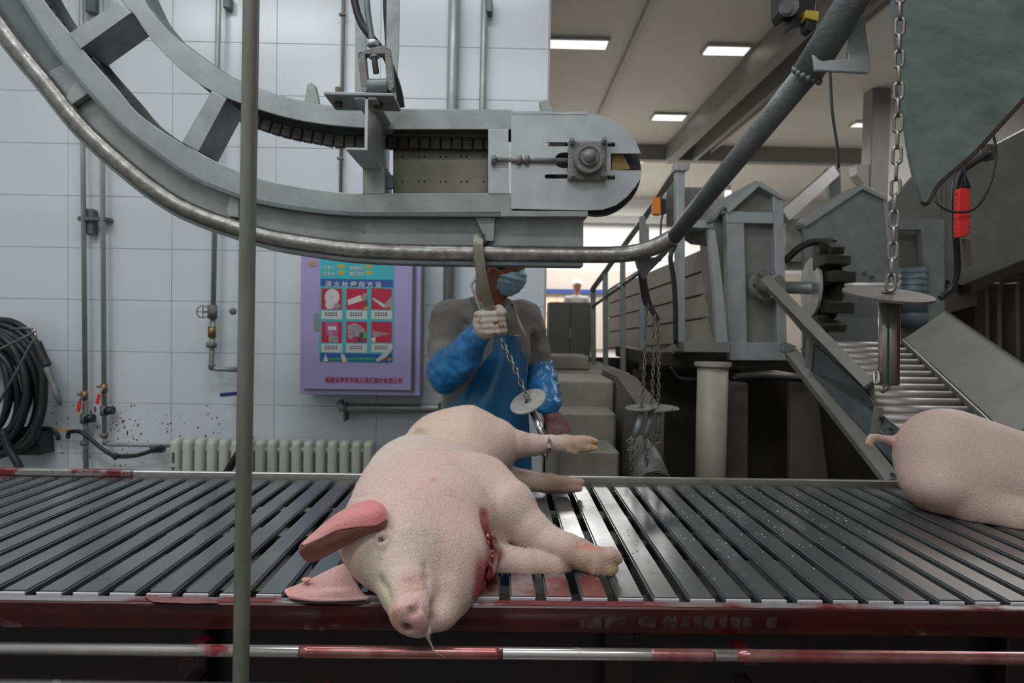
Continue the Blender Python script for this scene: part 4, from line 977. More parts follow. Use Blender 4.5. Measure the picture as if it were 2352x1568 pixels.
p_ = W(747, 657.5, fy-.017); text_mesh('title_text', '消火栓使用方法', p_, .036, p_white, ps, 1.0, .0003, 1.53)
for u, v, s in ((743, 618, '负责人'), (743, 632, '安全员'), (803, 619, '检查电话'), (803, 632, '报警电话')):
    text_mesh('small_text', s, W(u, v, fy-.017), .022, p_white, ps, .9, .0003, 1.15 if len(s) == 3 else .95)
for u, v in ((778, 608), (841, 608), (778, 622), (841, 622)): pb(u, v, u+15, v+8, p_yel, 'yellow_label')
for i, u in enumerate((740, 797, 854)):
    for j, v in enumerate((662, 738)):
        pb(u, v, u+47, v+49, p_red, 'picture_panel'); pb(u, v+51, u+47, v+71, p_white, 'caption_panel')
        for r in range(2):
            for k in range(5): pb(u+8+k*6, v+55.5+r*5, u+12.4+k*6, v+58.5+r*5, p_dark, 'caption_line', 2)
def blob(pts, m, name='picture', lay=2):
    MB().prism([W(x, y, fy-.0142-.0006*lay) for x, y in pts], (0, -.0005, 0)).build(name, m, ps)
def ell2(cx_, cy_, rx, ry, n=20): return [(cx_+rx*math.cos(a), cy_+ry*math.sin(a)) for a in np.linspace(0, 2*math.pi, n, endpoint=False)]
blob(ell2(763, 682, 17, 19), p_white); blob(ell2(758, 700, 11, 10), p_white, lay=3); blob(ell2(763, 681, 2, 2), p_grey, lay=4); blob(ell2(774, 703, 8, 7), p_grey, lay=4)
blob([(798, 689), (828, 677), (832, 690), (800, 701)], p_white); blob(ell2(838, 682, 7, 9), p_grey); blob([(838, 688), (844, 688), (844, 704), (840, 704)], p_dark, lay=3); blob([(836, 706), (844, 702), (844, 711), (834, 711)], p_yel, lay=3)
blob([(855, 684), (884, 697), (901, 678), (901, 704), (884, 708), (856, 690)], p_grey); blob([(855, 684), (862, 686), (886, 702), (880, 706)], p_white, lay=3); blob([(897, 706), (901, 700), (901, 711), (896, 711)], p_yel, lay=3)
blob([(748, 739), (776, 739), (777, 770), (748, 770)], p_pink); blob([(753, 749), (772, 749), (772, 758), (753, 758)], p_white, lay=3); blob([(755, 786), (757, 760), (763, 760), (764, 770), (776, 772), (778, 786)], p_grey, lay=3)
blob([(798, 760), (799, 746), (812, 742), (826, 746), (838, 756), (834, 776), (820, 786), (800, 776)], p_grey); blob(ell2(837, 770, 5.5, 6.5), p_green, lay=3); blob([(826, 762), (834, 764), (834, 786), (824, 786)], p_dark, lay=3); blob(ell2(818, 779, 9, 7), p_crim, lay=3)
blob([(855, 758), (868, 762), (898, 766), (870, 772), (862, 776), (855, 770)], p_grey); blob(ell2(858, 780, 5, 6), p_white, lay=3)
# the printed line along the poster's foot, and the torn tape marks
for k in range(15): pb(757+k*7.1, 821, 762.2+k*7.1, 826, p_green, 'foot_lettering', 2)
for k in range(2): pb(876+k*13, 820, 886+k*13, 828, p_org, 'foot_lettering', 2)
blob([(742, 828), (748, 813), (754, 828), (750, 831)], p_white, 'tape_mark', 3); blob([(782, 813), (790, 814), (798, 830), (788, 833)], p_white, 'tape_mark', 3)
curl = [(901, 790), (897, 795), (887, 810), (872, 820), (862, 829)]
MB().add([W(901, 790, fy-.018), W(903, 800, fy-.018), W(884, 808, fy-.034), W(890, 818, fy-.030), W(862, 826, fy-.018), W(868, 832, fy-.018)], [(0, 1, 3, 2), (2, 3, 5, 4)], True).build('curled_corner', p_white, ps, fix=False)
text_mesh('cabinet_lettering', '福建省南安市闽火消防器材有限公司', W(746, 877, fy-.0135), .0345, p_crim, cb, .78, .0003)
pb2 = fb(709, 600, 730, 612, fy-.0142, fy-.0134).build('sticker', p_org, cb); fb(712, 602, 727, 610, fy-.0150, fy-.0143).build('sticker_inner', p_grey, pb2)

# hose coil, its wire holder, nozzle and the black box below
hc = thing('hose_coil', 'thick coil of black hose hanging in a wire holder at the left edge', 'hose', W(30, 880, 3.8))
random.seed(5)
for k in range(13):
    rx, ry = .26-.012*k+random.uniform(-.01, .01), .37-.013*k+random.uniform(-.012, .012); cx_, cz = -.02+random.uniform(-.012, .012), random.uniform(-.015, .015)
    c = W(-2, 896, 3.82); P = []
    for a in np.linspace(0, 2*math.pi, 40, endpoint=False):
        P.append(c+Vector((cx_+rx*math.cos(a), (.045*math.sin(a*1.0+k)-.01*(k % 3)), cz+ry*math.sin(a))))
    MB().tube(P, .0185, 10, closed=True).build('hose_loop', rubber, hc)
MB().tube(wpath([(85, 800, 3.72), (99, 850, 3.70), (98, 930, 3.70), (84, 985, 3.70), (55, 1025, 3.70), (-10, 1045, 3.70)]), .020, 12).build('hose_tail', rubber, hc)
MB().tube(wpath([(5, 990, 3.66), (20, 1030, 3.66), (38, 1060, 3.66), (52, 1090, 3.66)]), .020, 12).build('hose_tail', rubber, hc)
nz = MB().tube(wpath([(84, 786, 3.68), (98, 820, 3.68), (108, 840, 3.68)]), .024, 12).build('nozzle_hose', rubber, hc)
MB().tube([W(106, 840, 3.68), W(110, 852, 3.68), W(124, 888, 3.68), W(127, 898, 3.68), W(139, 931, 3.68)], [.017, .017, .013, .019, .010], 14).build('nozzle', cast, hc)
MB().tube([W(-20, 812, 3.66), W(76, 764, 3.66), W(80, 757, 3.66), W(70, 754, 3.68), W(24, 755, 3.75)], .007, 8).tube([W(80, 762, 3.66), W(82, 772, 3.66), W(-8, 935, 3.66)], .007, 8).build('wire_holder', steel, hc)
bxx = thing('black_box', 'black plastic box on the wall below the hose coil', 'box', W(45, 1045, 3.9))
MB().pp([(-30, 990), (88, 992), (92, 1046), (-30, 1044)], 3.85, .13).build('case', black_pl, bxx, .006)
MB().pp([(28, 992), (64, 992), (64, 997), (28, 997)], 3.84, .02).pp([(36, 1002), (41, 1002), (42, 1024), (37, 1024)], 3.84, .02).build('handle', cast, bxx)
for lab, pts in (('short black cable sagging between the hose coil and its orange joint', [(30, 984, 3.9), (70, 983, 3.9), (112, 984, 3.92), (126, 992, 3.92), (134, 1002, 3.92), (134, 1010, 3.92)]),
                 ('black cable hanging in a slack curve across the two left pipes to the radiator', [(156, 1006, 3.9), (160, 992, 3.9), (185, 992, 3.87), (208, 1008, 3.87), (240, 1034, 3.87), (268, 1047, 3.88), (310, 1046, 3.88), (345, 1036, 3.88), (372, 1025, 3.88)])):
    c = thing('sagging_cable', lab, 'cable', W(*pts[0]))
    MB().tube(wpath(pts), .0115, 10).build('cable', rubber, c)
    if pts[0][0] > 100:
        MB().tube([W(262, 1044, 3.87), W(270, 1052, 3.87)], .018, 10).build('joint', rubber, c)
        MB().tube([W(126, 986, 3.9), W(156, 988, 3.9)], .005, 8).build('bare_wire', p_org, c)
        MB().pp([(342, 1024), (376, 1024), (372, 1040), (346, 1040)], 3.9, .04).build('junction', galv_d, c)
# blood specks on the lower tiles: one loose spatter
random.seed(11); m = MB()
for k in range(150):
    u = random.choice([random.uniform(100, 320), random.uniform(150, 520)]); v = 930+abs(random.gauss(60, 50)); s = random.uniform(.8, 2.6)
    if v > 1075: continue
    c = W(u, v, 3.9966); L = random.uniform(1, 3.5) if random.random() < .3 else 1
    m.prism([c+Vector((.0024*s*math.cos(a), 0, .0024*s*L*math.sin(a))) for a in np.linspace(0, 2*math.pi, 7, endpoint=False)], (0, -.0006, 0))
sp_ = m.build('blood_spatter', mat('dried_blood', (.16, .02, .025), .4), wb); sp_['kind'] = 'stuff'
# ------------------------------------------------------------------ implicit bodies: blended capsules and ellipsoids, meshed with surface nets
def V3(p): return np.array(p, float)
class Body:
    def __init__(s): s.p = []
    def cap(s, a, ra, b, rb, k=.03, col=0, op='u', sq=None):
        s.p.append(('c', V3(a), float(ra), V3(b), float(rb), k, col, op)); return s
    def chain(s, pts, k=.03, col=0, op='u'):
        """pts: (point, radius)"""
        for i, ((a, ra), (b, rb)) in enumerate(zip(pts, pts[1:])): s.cap(a, ra, b, rb, k if i == 0 else min(k, .010), col, op)
        return s
    def ell(s, c, r, R=None, k=.03, col=0, op='u'):
        R = np.eye(3) if R is None else np.array(R); s.p.append(('e', V3(c), V3(r), R, 0, k, col, op)); return s
    def bbox(s, q):
        if q[0] == 'c':
            lo = np.minimum(q[1]-q[2], q[3]-q[4]); hi = np.maximum(q[1]+q[2], q[3]+q[4])
        else:
            m = max(q[2]); lo, hi = q[1]-m, q[1]+m
        return lo, hi
    def dist(s, q, X):
        if q[0] == 'c':
            a, ra, b, rb = q[1:5]; ab = b-a; L = max(ab @ ab, 1e-9)
            t = np.clip(((X-a) @ ab)/L, 0, 1); d = X-a-t[..., None]*ab
            return np.sqrt((d*d).sum(-1))-(ra+(rb-ra)*t)
        c, r, R = q[1], q[2], q[3]; p = (X-c) @ R
        k0 = np.sqrt(((p/r)**2).sum(-1)); k1 = np.sqrt(((p/(r*r))**2).sum(-1))+1e-9
        return k0*(k0-1)/k1
    def mesh(s, h, extra=None, wrinkle=None):
        lo = np.min([s.bbox(q)[0] for q in s.p if q[-1] == 'u'], 0)-4*h; hi = np.max([s.bbox(q)[1] for q in s.p if q[-1] == 'u'], 0)+4*h
        n = np.ceil((hi-lo)/h).astype(int)+1; ax = [lo[i]+h*np.arange(n[i]) for i in range(3)]
        F = np.full(n, 1.0)
        for q in s.p:
            l, u = s.bbox(q); k = q[5]; mrg = k*1.6+4*h
            i0 = np.maximum(((l-mrg-lo)/h).astype(int), 0); i1 = np.minimum(((u+mrg-lo)/h).astype(int)+2, n)
            if (i1 <= i0).any(): continue
            X = np.stack(np.meshgrid(*[ax[i][i0[i]:i1[i]] for i in range(3)], indexing='ij'), -1)
            d = s.dist(q, X); sl = tuple(slice(i0[i], i1[i]) for i in range(3)); f = F[sl]
            if q[-1] == 'u':
                hh = np.clip(.5+.5*(f-d)/k, 0, 1); F[sl] = f*(1-hh)+d*hh-k*hh*(1-hh)
            else:
                d = -d; hh = np.clip(.5-.5*(f-d)/k, 0, 1); F[sl] = f*(1-hh)+d*hh+k*hh*(1-hh)
        if extra is not None: F = extra(F, ax)
        return surface_nets(F, lo, h)
def surface_nets(F, lo, h):
    S = F < 0; nx, ny, nz = F.shape
    acc = np.zeros((nx-1, ny-1, nz-1, 3)); cnt = np.zeros((nx-1, ny-1, nz-1))
    for axis in range(3):
        for b in (0, 1):
            for c in (0, 1):
                o = [0, 0, 0]; oth = [i for i in range(3) if i != axis]; o[oth[0]] = b; o[oth[1]] = c
                s0 = tuple(slice(o[i], o[i]+F.shape[i]-1) for i in range(3)); o2 = list(o); o2[axis] += 1
                s1 = tuple(slice(o2[i], o2[i]+F.shape[i]-1) for i in range(3))
                f0, f1 = F[s0], F[s1]; m = (f0 < 0) != (f1 < 0); t = np.where(m, f0/(f0-f1+1e-12), 0)
                for i in range(3):
                    acc[..., i] += m*((o[i]+t) if i == axis else o[i])
                cnt += m
    act = cnt > 0; idx = -np.ones(act.shape, int); idx[act] = np.arange(act.sum())
    ijk = np.argwhere(act); verts = lo+h*(ijk+acc[act]/cnt[act][:, None]); quads = []
    for axis in range(3):
        a, b = [(1, 2), (2, 0), (0, 1)][axis]
        s0 = [slice(1, F.shape[i]-1) for i in range(3)]; s0[axis] = slice(0, F.shape[axis]-1)
        s1 = list(s0); s1[axis] = slice(1, F.shape[axis]); m0 = S[tuple(s0)]; m1 = S[tuple(s1)]
        base = [1, 1, 1]; base[axis] = 0
        for flip in (0, 1):
            e = np.argwhere((m0 & ~m1) if not flip else (~m0 & m1))+np.array(base)
            if not len(e): continue
            ea = np.zeros(3, int); ea[a] = 1; eb = np.zeros(3, int); eb[b] = 1
            g = lambda q: idx[q[:, 0], q[:, 1], q[:, 2]]
            Q = np.stack([g(e-ea-eb), g(e-eb), g(e), g(e-ea)], 1)
            quads.append(Q if not flip else Q[:, ::-1])
    return verts, np.concatenate(quads)
def body_object(name, body, h, mat, parent=None, cols=None, smooth=1, post=None, extra=None, colfn=None):
    v, q = body.mesh(h, extra)
    if post is not None: v = post(v)
    b = base_of(parent); me = bpy.data.meshes.new(name)
    me.vertices.add(len(v)); me.vertices.foreach_set('co', (v-np.array(b)).ravel())
    me.loops.add(len(q)*4); me.loops.foreach_set('vertex_index', q.ravel())
    me.polygons.add(len(q)); me.polygons.foreach_set('loop_start', np.arange(0, len(q)*4, 4)); me.polygons.foreach_set('loop_total', np.full(len(q), 4))
    me.update(calc_edges=True); me.validate(); me.polygons.foreach_set('use_smooth', [True]*len(me.polygons))
    if colfn is not None:
        c = np.ones((len(me.vertices), 4)); vv = np.empty(len(me.vertices)*3); me.vertices.foreach_get('co', vv); vv = vv.reshape(-1, 3)+np.array(b)
        c[:, :3] = colfn(vv); at = me.color_attributes.new('skin', 'FLOAT_COLOR', 'POINT'); at.data.foreach_set('color', c.ravel())
    o = link_mesh(name, me, mat, parent)
    if smooth:
        m = o.modifiers.new('smooth', 'SMOOTH'); m.iterations = smooth; m.factor = .5
    return o
def rotm(ax, ang):
    return np.array(Matrix.Rotation(ang, 3, Vector(ax)))
def frame(d, up=(0, 0, 1)):
    """columns: x = d, z ~ up"""
    x = Vector(d).normalized(); z = Vector(up); y = z.cross(x).normalized(); z = x.cross(y)
    return np.array(Matrix((x, y, z)).transposed())

def skin_material(name, bristle_dir=(1, 1, 1)):
    m = bpy.data.materials.new(name); m.use_nodes = True; nt = m.node_tree; N = nt.nodes; L = nt.links; bs = N['Principled BSDF']
    bs.inputs['Roughness'].default_value = .6; bs.inputs['Subsurface Weight'].default_value = .08
    bs.inputs['Subsurface Radius'].default_value = (.010, .004, .003); bs.inputs['Subsurface Scale'].default_value = 1.0
    at = N.new('ShaderNodeAttribute'); at.attribute_name = 'skin'; geo = N.new('ShaderNodeNewGeometry')
    n1 = N.new('ShaderNodeTexNoise'); n1.inputs['Scale'].default_value = 7; n1.inputs['Detail'].default_value = 5; L.new(geo.outputs['Position'], n1.inputs['Vector'])
    r1 = N.new('ShaderNodeMapRange'); r1.inputs['From Min'].default_value = .4; r1.inputs['From Max'].default_value = .7; r1.inputs['To Max'].default_value = .28; L.new(n1.outputs['Fac'], r1.inputs['Value'])
    x1 = N.new('ShaderNodeMix'); x1.data_type = 'RGBA'; x1.inputs['B'].default_value = (.62, .36, .34, 1); L.new(r1.outputs[0], x1.inputs['Factor']); L.new(at.outputs['Color'], x1.inputs['A'])
    n2 = N.new('ShaderNodeTexNoise'); n2.inputs['Scale'].default_value = 16; n2.inputs['Detail'].default_value = 8; n2.inputs['Roughness'].default_value = .75; L.new(geo.outputs['Position'], n2.inputs['Vector'])
    r2 = N.new('ShaderNodeMapRange'); r2.inputs['From Min'].default_value = .58; r2.inputs['From Max'].default_value = .74; r2.inputs['To Max'].default_value = .55; L.new(n2.outputs['Fac'], r2.inputs['Value'])
    x2 = N.new('ShaderNodeMix'); x2.data_type = 'RGBA'; x2.inputs['B'].default_value = (.30, .235, .15, 1); L.new(r2.outputs[0], x2.inputs['Factor']); L.new(x1.outputs['Result'], x2.inputs['A'])
    n3 = N.new('ShaderNodeTexNoise'); n3.inputs['Scale'].default_value = 230; n3.inputs['Detail'].default_value = 3; n3.inputs['Distortion'].default_value = .6
    mp = N.new('ShaderNodeMapping'); mp.inputs['Scale'].default_value = (1.0, .35, 1.0); mp.inputs['Rotation'].default_value = (0, 0, .5); L.new(geo.outputs['Position'], mp.inputs['Vector']); L.new(mp.outputs[0], n3.inputs['Vector'])
    r3 = N.new('ShaderNodeMapRange'); r3.inputs['From Min'].default_value = .35; r3.inputs['From Max'].default_value = .65; r3.inputs['To Min'].default_value = .87; r3.inputs['To Max'].default_value = 1.04; L.new(n3.outputs['Fac'], r3.inputs['Value'])
    hs = N.new('ShaderNodeHueSaturation'); L.new(x2.outputs['Result'], hs.inputs['Color']); L.new(r3.outputs[0], hs.inputs['Value']); L.new(hs.outputs[0], bs.inputs['Base Color'])
    b = N.new('ShaderNodeBump'); b.inputs['Strength'].default_value = .6; b.inputs['Distance'].default_value = .003; L.new(n3.outputs['Fac'], b.inputs['Height']); L.new(b.outputs[0], bs.inputs['Normal'])
    return m
pigskin = skin_material('pig_skin')
PINK = np.array((.575, .415, .355)); PALE = np.array((.615, .52, .44)); ROSE = np.array((.62, .27, .26)); DIRT = np.array((.215, .135, .065)); BLOOD = np.array((.22, .012, .02)); GRIME = np.array((.36, .33, .22))
def blobmix(c, v, p, r, col, amt=1.0):
    d = np.sqrt((((v-V3(p))/r)**2).sum(-1)); w = np.clip(1.25-d, 0, 1)*amt; w = (w*w*(3-2*w))[:, None]; return c*(1-w)+np.array(col)*w

# ------------------------------------------------------------------ the pig on its side, head to the front edge
from mathutils.bvhtree import BVHTree
P = lambda x, y, Y: np.array(W(x, y, Y))
def PT(x, y, Y, c=.006):
    p = W(x, y, Y)
    if p.z < ZT+c: p = WZ(x, y, ZT+c)
    return p
def surface_of(body, h):
    v, q = body.mesh(h); t = BVHTree.FromPolygons([tuple(p) for p in v], [tuple(f) for f in q])
    def S(x, y, depth=0.0):
        d = ray(x, y).normalized(); hit = t.ray_cast(CAM, d)
        return np.array(hit[0]+d*depth) if hit[0] is not None else np.array(W(x, y, 1.4))
    return S
def trunk():
    pig = Body(); K = .045
    pig.ell(P(1035, 1044, 2.14), (.155, .16, .142), k=K)                    # ham
    pig.ell(P(1085, 1038, 2.12), (.13, .13, .112), k=K)
    pig.ell(P(985, 1094, 1.98), (.180, .17, .128), k=K)                      # loin
    pig.ell(P(985, 1126, 1.84), (.190, .17, .136), k=K)                     # belly
    pig.ell(P(985, 1156, 1.68), (.190, .16, .137), k=K)                     # shoulders
    pig.ell(P(965, 1196, 1.55), (.172, .14, .128), k=K)                     # neck
    pig.ell(P(922, 1236, 1.44), (.130, .12, .110), k=.035)                  # skull
    pig.ell(P(1012, 1285, 1.43), (.108, .11, .102), k=.035)                 # jowl
    pig.ell(P(1036, 1335, 1.385), (.056, .075, .062), k=.03)
    pig.ell(P(1010, 1382, 1.335), (.048, .055, .046), k=.03)                # lower jaw
    pig.chain([(P(918, 1285, 1.36), .078), (P(936, 1352, 1.30), .053), (P(944, 1402, 1.256), .041)], k=.035)
    pig.ell(SN, (.015, .0365, .040), Rs, k=.006)
    pig.ell(P(972, 1434, 1.265), (.022, .032, .020), k=.012)                 # upper lip
    pig.ell(P(1010, 1406, 1.30), (.036, .045, .032), k=.015)                 # chin
    pig.ell(P(858, 1195, 1.375), (.036, .035, .030), k=.03)                 # ear root
    # upper fore leg, over the lower one
    pig.chain([(P(1105, 1140, 1.68), .100), (P(1165, 1170, 1.62), .070), (P(1215, 1214, 1.59), .046), (P(1262, 1248, 1.565), .038), (P(1305, 1264, 1.545), .037), (P(1345, 1280, 1.53), .031), (P(1372, 1288, 1.52), .032)], k=.040)
    pig.chain([(P(1372, 1284, 1.522), .027), (P(1402, 1278, 1.515), .021), (P(1420, 1284, 1.512), .011)], k=.006)
    pig.chain([(P(1372, 1300, 1.510), .026), (P(1396, 1307, 1.505), .019), (P(1411, 1307, 1.502), .010)], k=.005)
    pig.chain([(P(1338, 1250, 1.56), .015), (P(1356, 1256, 1.56), .009)], k=.010)
    # lower fore leg
    pig.chain([(P(1080, 1262, 1.56), .075), (P(1140, 1288, 1.54), .042)], k=.03)
    pig.chain([(P(1140, 1288, 1.54), .042), (P(1210, 1300, 1.53), .037), (P(1275, 1303, 1.53), .031), (P(1330, 1302, 1.57), .025), (P(1350, 1296, 1.60), .020)], k=.004)
    # upper hind leg held by the shackle
    pig.chain([(P(1085, 1012, 2.13), .105), (P(1140, 1014, 2.13), .066), (P(1185, 1020, 2.13), .043), (P(1225, 1022, 2.14), .033), (P(1262, 1020, 2.15), .028), (P(1300, 1020, 2.15), .028), (P(1332, 1020, 2.15), .025)], k=.045)
    pig.chain([(P(1332, 1014, 2.15), .020), (P(1352, 1013, 2.15), .016), (P(1369, 1014, 2.15), .009)], k=.004)
    pig.chain([(P(1330, 1027, 2.14), .018), (P(1350, 1029, 2.14), .014), (P(1367, 1029, 2.14), .008)], k=.003)
    pig.chain([(P(1308, 1034, 2.13), .012), (P(1324, 1041, 2.13), .007)], k=.008)
    # lower hind leg on the table
    pig.chain([(P(1110, 1078, 2.16), .072), (P(1160, 1098, 2.18), .042), (P(1210, 1104, 2.20), .033), (P(1262, 1110, 2.21), .031), (P(1300, 1113, 2.21), .027)], k=.04)
    pig.chain([(P(1300, 1109, 2.21), .022), (P(1334, 1108, 2.21), .012)], k=.004)
    pig.chain([(P(1298, 1119, 2.20), .020), (P(1331, 1122, 2.20), .011)], k=.004)
    pig.chain([(P(1145, 1080, 2.16), .022), (P(1158, 1090, 2.14), .014)], k=.02)
    pig.chain([(P(985, 983, 1.96), .005), (P(1030, 1003, 1.94), .006), (P(1070, 1028, 1.93), .008), (P(1108, 1050, 1.93), .010)], k=.045, op='s')
    return pig
ND = Vector((-.30, -.82, -.42)).normalized(); Rs = frame(ND)
SN = P(941, 1424, 1.226)
S = surface_of(trunk(), .010)
pig = trunk()
es = S(877, 1240)
pig.ell(S(877, 1240, .003), (.012, .010, .012), k=.008, op='s')
pig.chain([(S(866, 1236, .001), .004), (S(872, 1229, .000), .0055), (S(883, 1227, .000), .006), (S(893, 1233, .001), .005)], k=.006)
pig.chain([(S(868, 1248, .000), .0045), (S(878, 1252, .000), .0055), (S(889, 1247, .001), .004)], k=.006)
pig.chain([(S(856, 1216, .0), .0015), (S(873, 1209, .0), .002), (S(893, 1212, .0), .002), (S(904, 1226, .0), .0015)], k=.008, op='s')
nd = np.array(ND)
for x, y in ((951, 1402), (934, 1443)):
    p = S(x, y); pig.cap(p+nd*.012, .0115, p-nd*.022, .0085, k=.004, op='s')
pig.chain([(S(974, 1298), .003), (S(980, 1325), .004), (S(984, 1352), .003)], k=.009, op='s')
pig.chain([(S(986, 1362), .002), (S(992, 1392), .004), (S(990, 1420), .005), (S(982, 1446), .005)], k=.006, op='s')
for yy in (1333, 1346, 1359): pig.chain([(S(922, yy+4), .0008), (S(945, yy), .0018), (S(975, yy-5), .0008)], k=.007, op='s')
pig.chain([(S(872, 1330), .001), (S(885, 1350), .003), (S(896, 1372), .002)], k=.012, op='s')
pig.chain([(S(1112, 1180), .008), (S(1117, 1215), .014)], k=.015, op='s')
pig.chain([(S(1121, 1235, .004), .018), (S(1130, 1270, .006), .022), (S(1120, 1320, .006), .018)], k=.018, op='s')
for k_ in range(5): pig.chain([(S(800+k_*3, 1090+k_*13), .001), (S(850, 1078+k_*15), .0012)], k=.006, op='s')
def flat_table(v):
    v = v.copy(); m = (v[:, 1] > YN-.012) & (v[:, 2] < ZT+.001); v[m, 2] = ZT+.001; return v
def pigcol(v):
    c = np.tile(PINK, (len(v), 1)); B = lambda p, r, col, a=1.0: blobmix(c, v, p, r, col, a)
    c = B(P(900, 1080, 1.95), (.16, .4, .35), PALE, .8); c = B(S(880, 1290), (.10, .12, .11), PALE*.95, .55); c = B(S(960, 1230), (.08, .1, .06), PALE, .5)
    c = B(P(1040, 1010, 2.1), (.2, .2, .16), (.60, .44, .32), .75)
    c = B(S(960, 1090), (.13, .25, .12), (.62, .37, .35), .45); c = B(S(1060, 1180), (.07, .15, .08), (.60, .37, .34), .4)
    for p, r in ((P(1370, 1290, 1.52), .060), (P(1310, 1270, 1.54), .050)): c = B(p, (r, r, r), DIRT*1.15, .95)
    c = B(P(1410, 1286, 1.51), (.020, .05, .022), (.42, .23, .11), .9); c = B(P(1406, 1308, 1.50), (.018, .05, .012), (.40, .27, .10), .9)
    c = B(P(1330, 1020, 2.15), (.09, .06, .06), DIRT*1.35, .9); c = B(P(1285, 1112, 2.2), (.10, .06, .06), DIRT*1.0, .9); c = B(P(1200, 1100, 2.2), (.05, .05, .04), (.36, .25, .19), .6)
    c = B(P(1366, 1020, 2.15), (.028, .05, .04), (.45, .25, .09), .9); c = B(P(1330, 1114, 2.2), (.02, .05, .04), (.34, .17, .08), .9)
    c = B(P(1240, 1300, 1.53), (.10, .06, .05), DIRT*1.3, .65)
    c = B(S(942, 1422), (.05, .045, .05), (.54, .29, .26), .8); c = B(S(906, 1422), (.015, .045, .035), (.50, .22, .16), .7); c = B(S(948, 1335), (.035, .04, .035), (.58, .33, .27), .7)
    c = B(S(850, 1300), (.030, .05, .06), GRIME*1.15, .7); c = B(S(888, 1370), (.020, .05, .045), GRIME*1.25, .75); c = B(S(838, 1250), (.025, .05, .03), GRIME*1.2, .5); c = B(S(878, 1326), (.012, .03, .016), (.20, .18, .11), .6)
    c = B(S(1050, 1385), (.05, .06, .03), (.42, .35, .24), .55); c = B(S(1080, 1330), (.03, .06, .05), (.47, .37, .30), .5)
    for (x, y), r in (((1112, 1185), .012), ((1115, 1205), .015), ((1118, 1225), .020), ((1124, 1250), .027), ((1129, 1275), .030), ((1122, 1305), .030), ((1112, 1335), .026), ((1104, 1360), .022)):
        c = B(S(x, y), (r, .05, r*1.25), BLOOD if y > 1235 else (.33, .025, .035), 1.0)
    c = B(S(1100, 1320), (.014, .05, .05), (.3, .03, .04), .8); c = B(S(1092, 1365), (.015, .05, .03), (.3, .04, .05), .7)
    for x, y in ((951, 1402), (934, 1443)): c = B(S(x, y), (.011, .03, .011), (.07, .035, .03), 1.0)
    for x, y in ((975, 1302), (980, 1325)): c = B(S(x, y), (.005, .03, .010), (.2, .14, .08), .7)
    for x, y in ((990, 1385), (990, 1415), (983, 1443)): c = B(S(x, y), (.005, .03, .014), (.22, .12, .09), .7)
    c = B(S(877, 1238), (.020, .03, .018), (.50, .33, .30), .7); c = B(S(905, 1320), (.02, .03, .02), (.5, .42, .30), .4)
    c = B(P(1190, 1195, 1.60), (.03, .06, .03), (.5, .32, .3), .4); c = B(S(1345, 1255), (.03, .03, .008), (.5, .08, .06), .8); c = B(S(960, 1432), (.014, .03, .004), (.6, .12, .1), .6)
    c = B(P(1150, 1040, 2.1), (.05, .07, .04), (.42, .26, .2), .6); c = B(S(962, 990), (.045, .06, .010), (.30, .25, .17), .85)
    c = B(P(1210, 1003, 2.12), (.06, .06, .03), (.42, .29, .26), .55); c = B(S(995, 1102), (.012, .03, .006), (.6, .2, .2), .7)
    return c
pg = thing('pig', 'pale pink pig lying on its side, head over the front edge, throat cut open', 'pig', P(1000, 1150, 1.75))
body = body_object('body', pig, .0046, pigskin, pg, post=flat_table, colfn=pigcol, smooth=2)
ear_m = skin_material('ear_skin')
def ear(name, rows, th, m, cola, colb, parent):
    """rows: lists of world points across, one list per station from base to tip"""
    R = [smooth_path([tuple(q) for q in r], 4) for r in rows]; n = len(R[0]); ST = []
    for j in range(n): ST.append(smooth_path([r[j] for r in R], 5))
    m_, vs, fs = len(ST[0]), [], []
    for i in range(m_):
        for j in range(n): vs.append(ST[j][i])
    for i in range(m_-1):
        for j in range(n-1): fs.append((i*n+j, i*n+j+1, (i+1)*n+j+1, (i+1)*n+j))
    b = base_of(parent); me = bpy.data.meshes.new(name); me.from_pydata([v-b for v in vs], [], fs); me.polygons.foreach_set('use_smooth', [True]*len(fs))
    o = link_mesh(name, me, m, parent); md = o.modifiers.new('t', 'SOLIDIFY'); md.thickness = th; md.offset = 0
    at = me.color_attributes.new('skin', 'FLOAT_COLOR', 'POINT')
    for i in range(m_):
        for j in range(n):
            t = i/(m_-1); c = np.array(cola)*(1-t)+np.array(colb)*t; at.data[i*n+j].color = (*c, 1)
    md2 = o.modifiers.new('s', 'SUBSURF'); md2.levels = 1; md2.render_levels = 2
    return o
def sd(x, y, off): return S(x, y, -off)
# upper ear: pink back seen from above, brown hollow side folded under
TOPR = [[P(822, 1158, 1.42), P(856, 1150, 1.375), sd(884, 1164, .022), sd(890, 1190, .018)],
        [P(796, 1170, 1.40), P(826, 1158, 1.355), P(858, 1172, 1.315), P(866, 1207, 1.305)],
        [P(762, 1192, 1.385), P(786, 1176, 1.345), P(812, 1186, 1.315), P(820, 1211, 1.305)],
        [P(728, 1222, 1.37), P(748, 1203, 1.345), P(768, 1204, 1.320), P(774, 1219, 1.312)],
        [P(706, 1244, 1.36), P(718, 1228, 1.345), P(730, 1226, 1.325), P(736, 1238, 1.315)],
        [P(686, 1262, 1.35), P(690, 1254, 1.340), P(694, 1250, 1.330), P(698, 1254, 1.322)]]
ear('upper_ear', TOPR, .006, ear_m, (.62, .15, .15), (.56, .30, .27), pg)
inner = mat('ear_inner_skin', (.27, .105, .075), .6, 0, (.20, .08, .055), 22, 4, bump=.3, bscale=60, sss=.1)
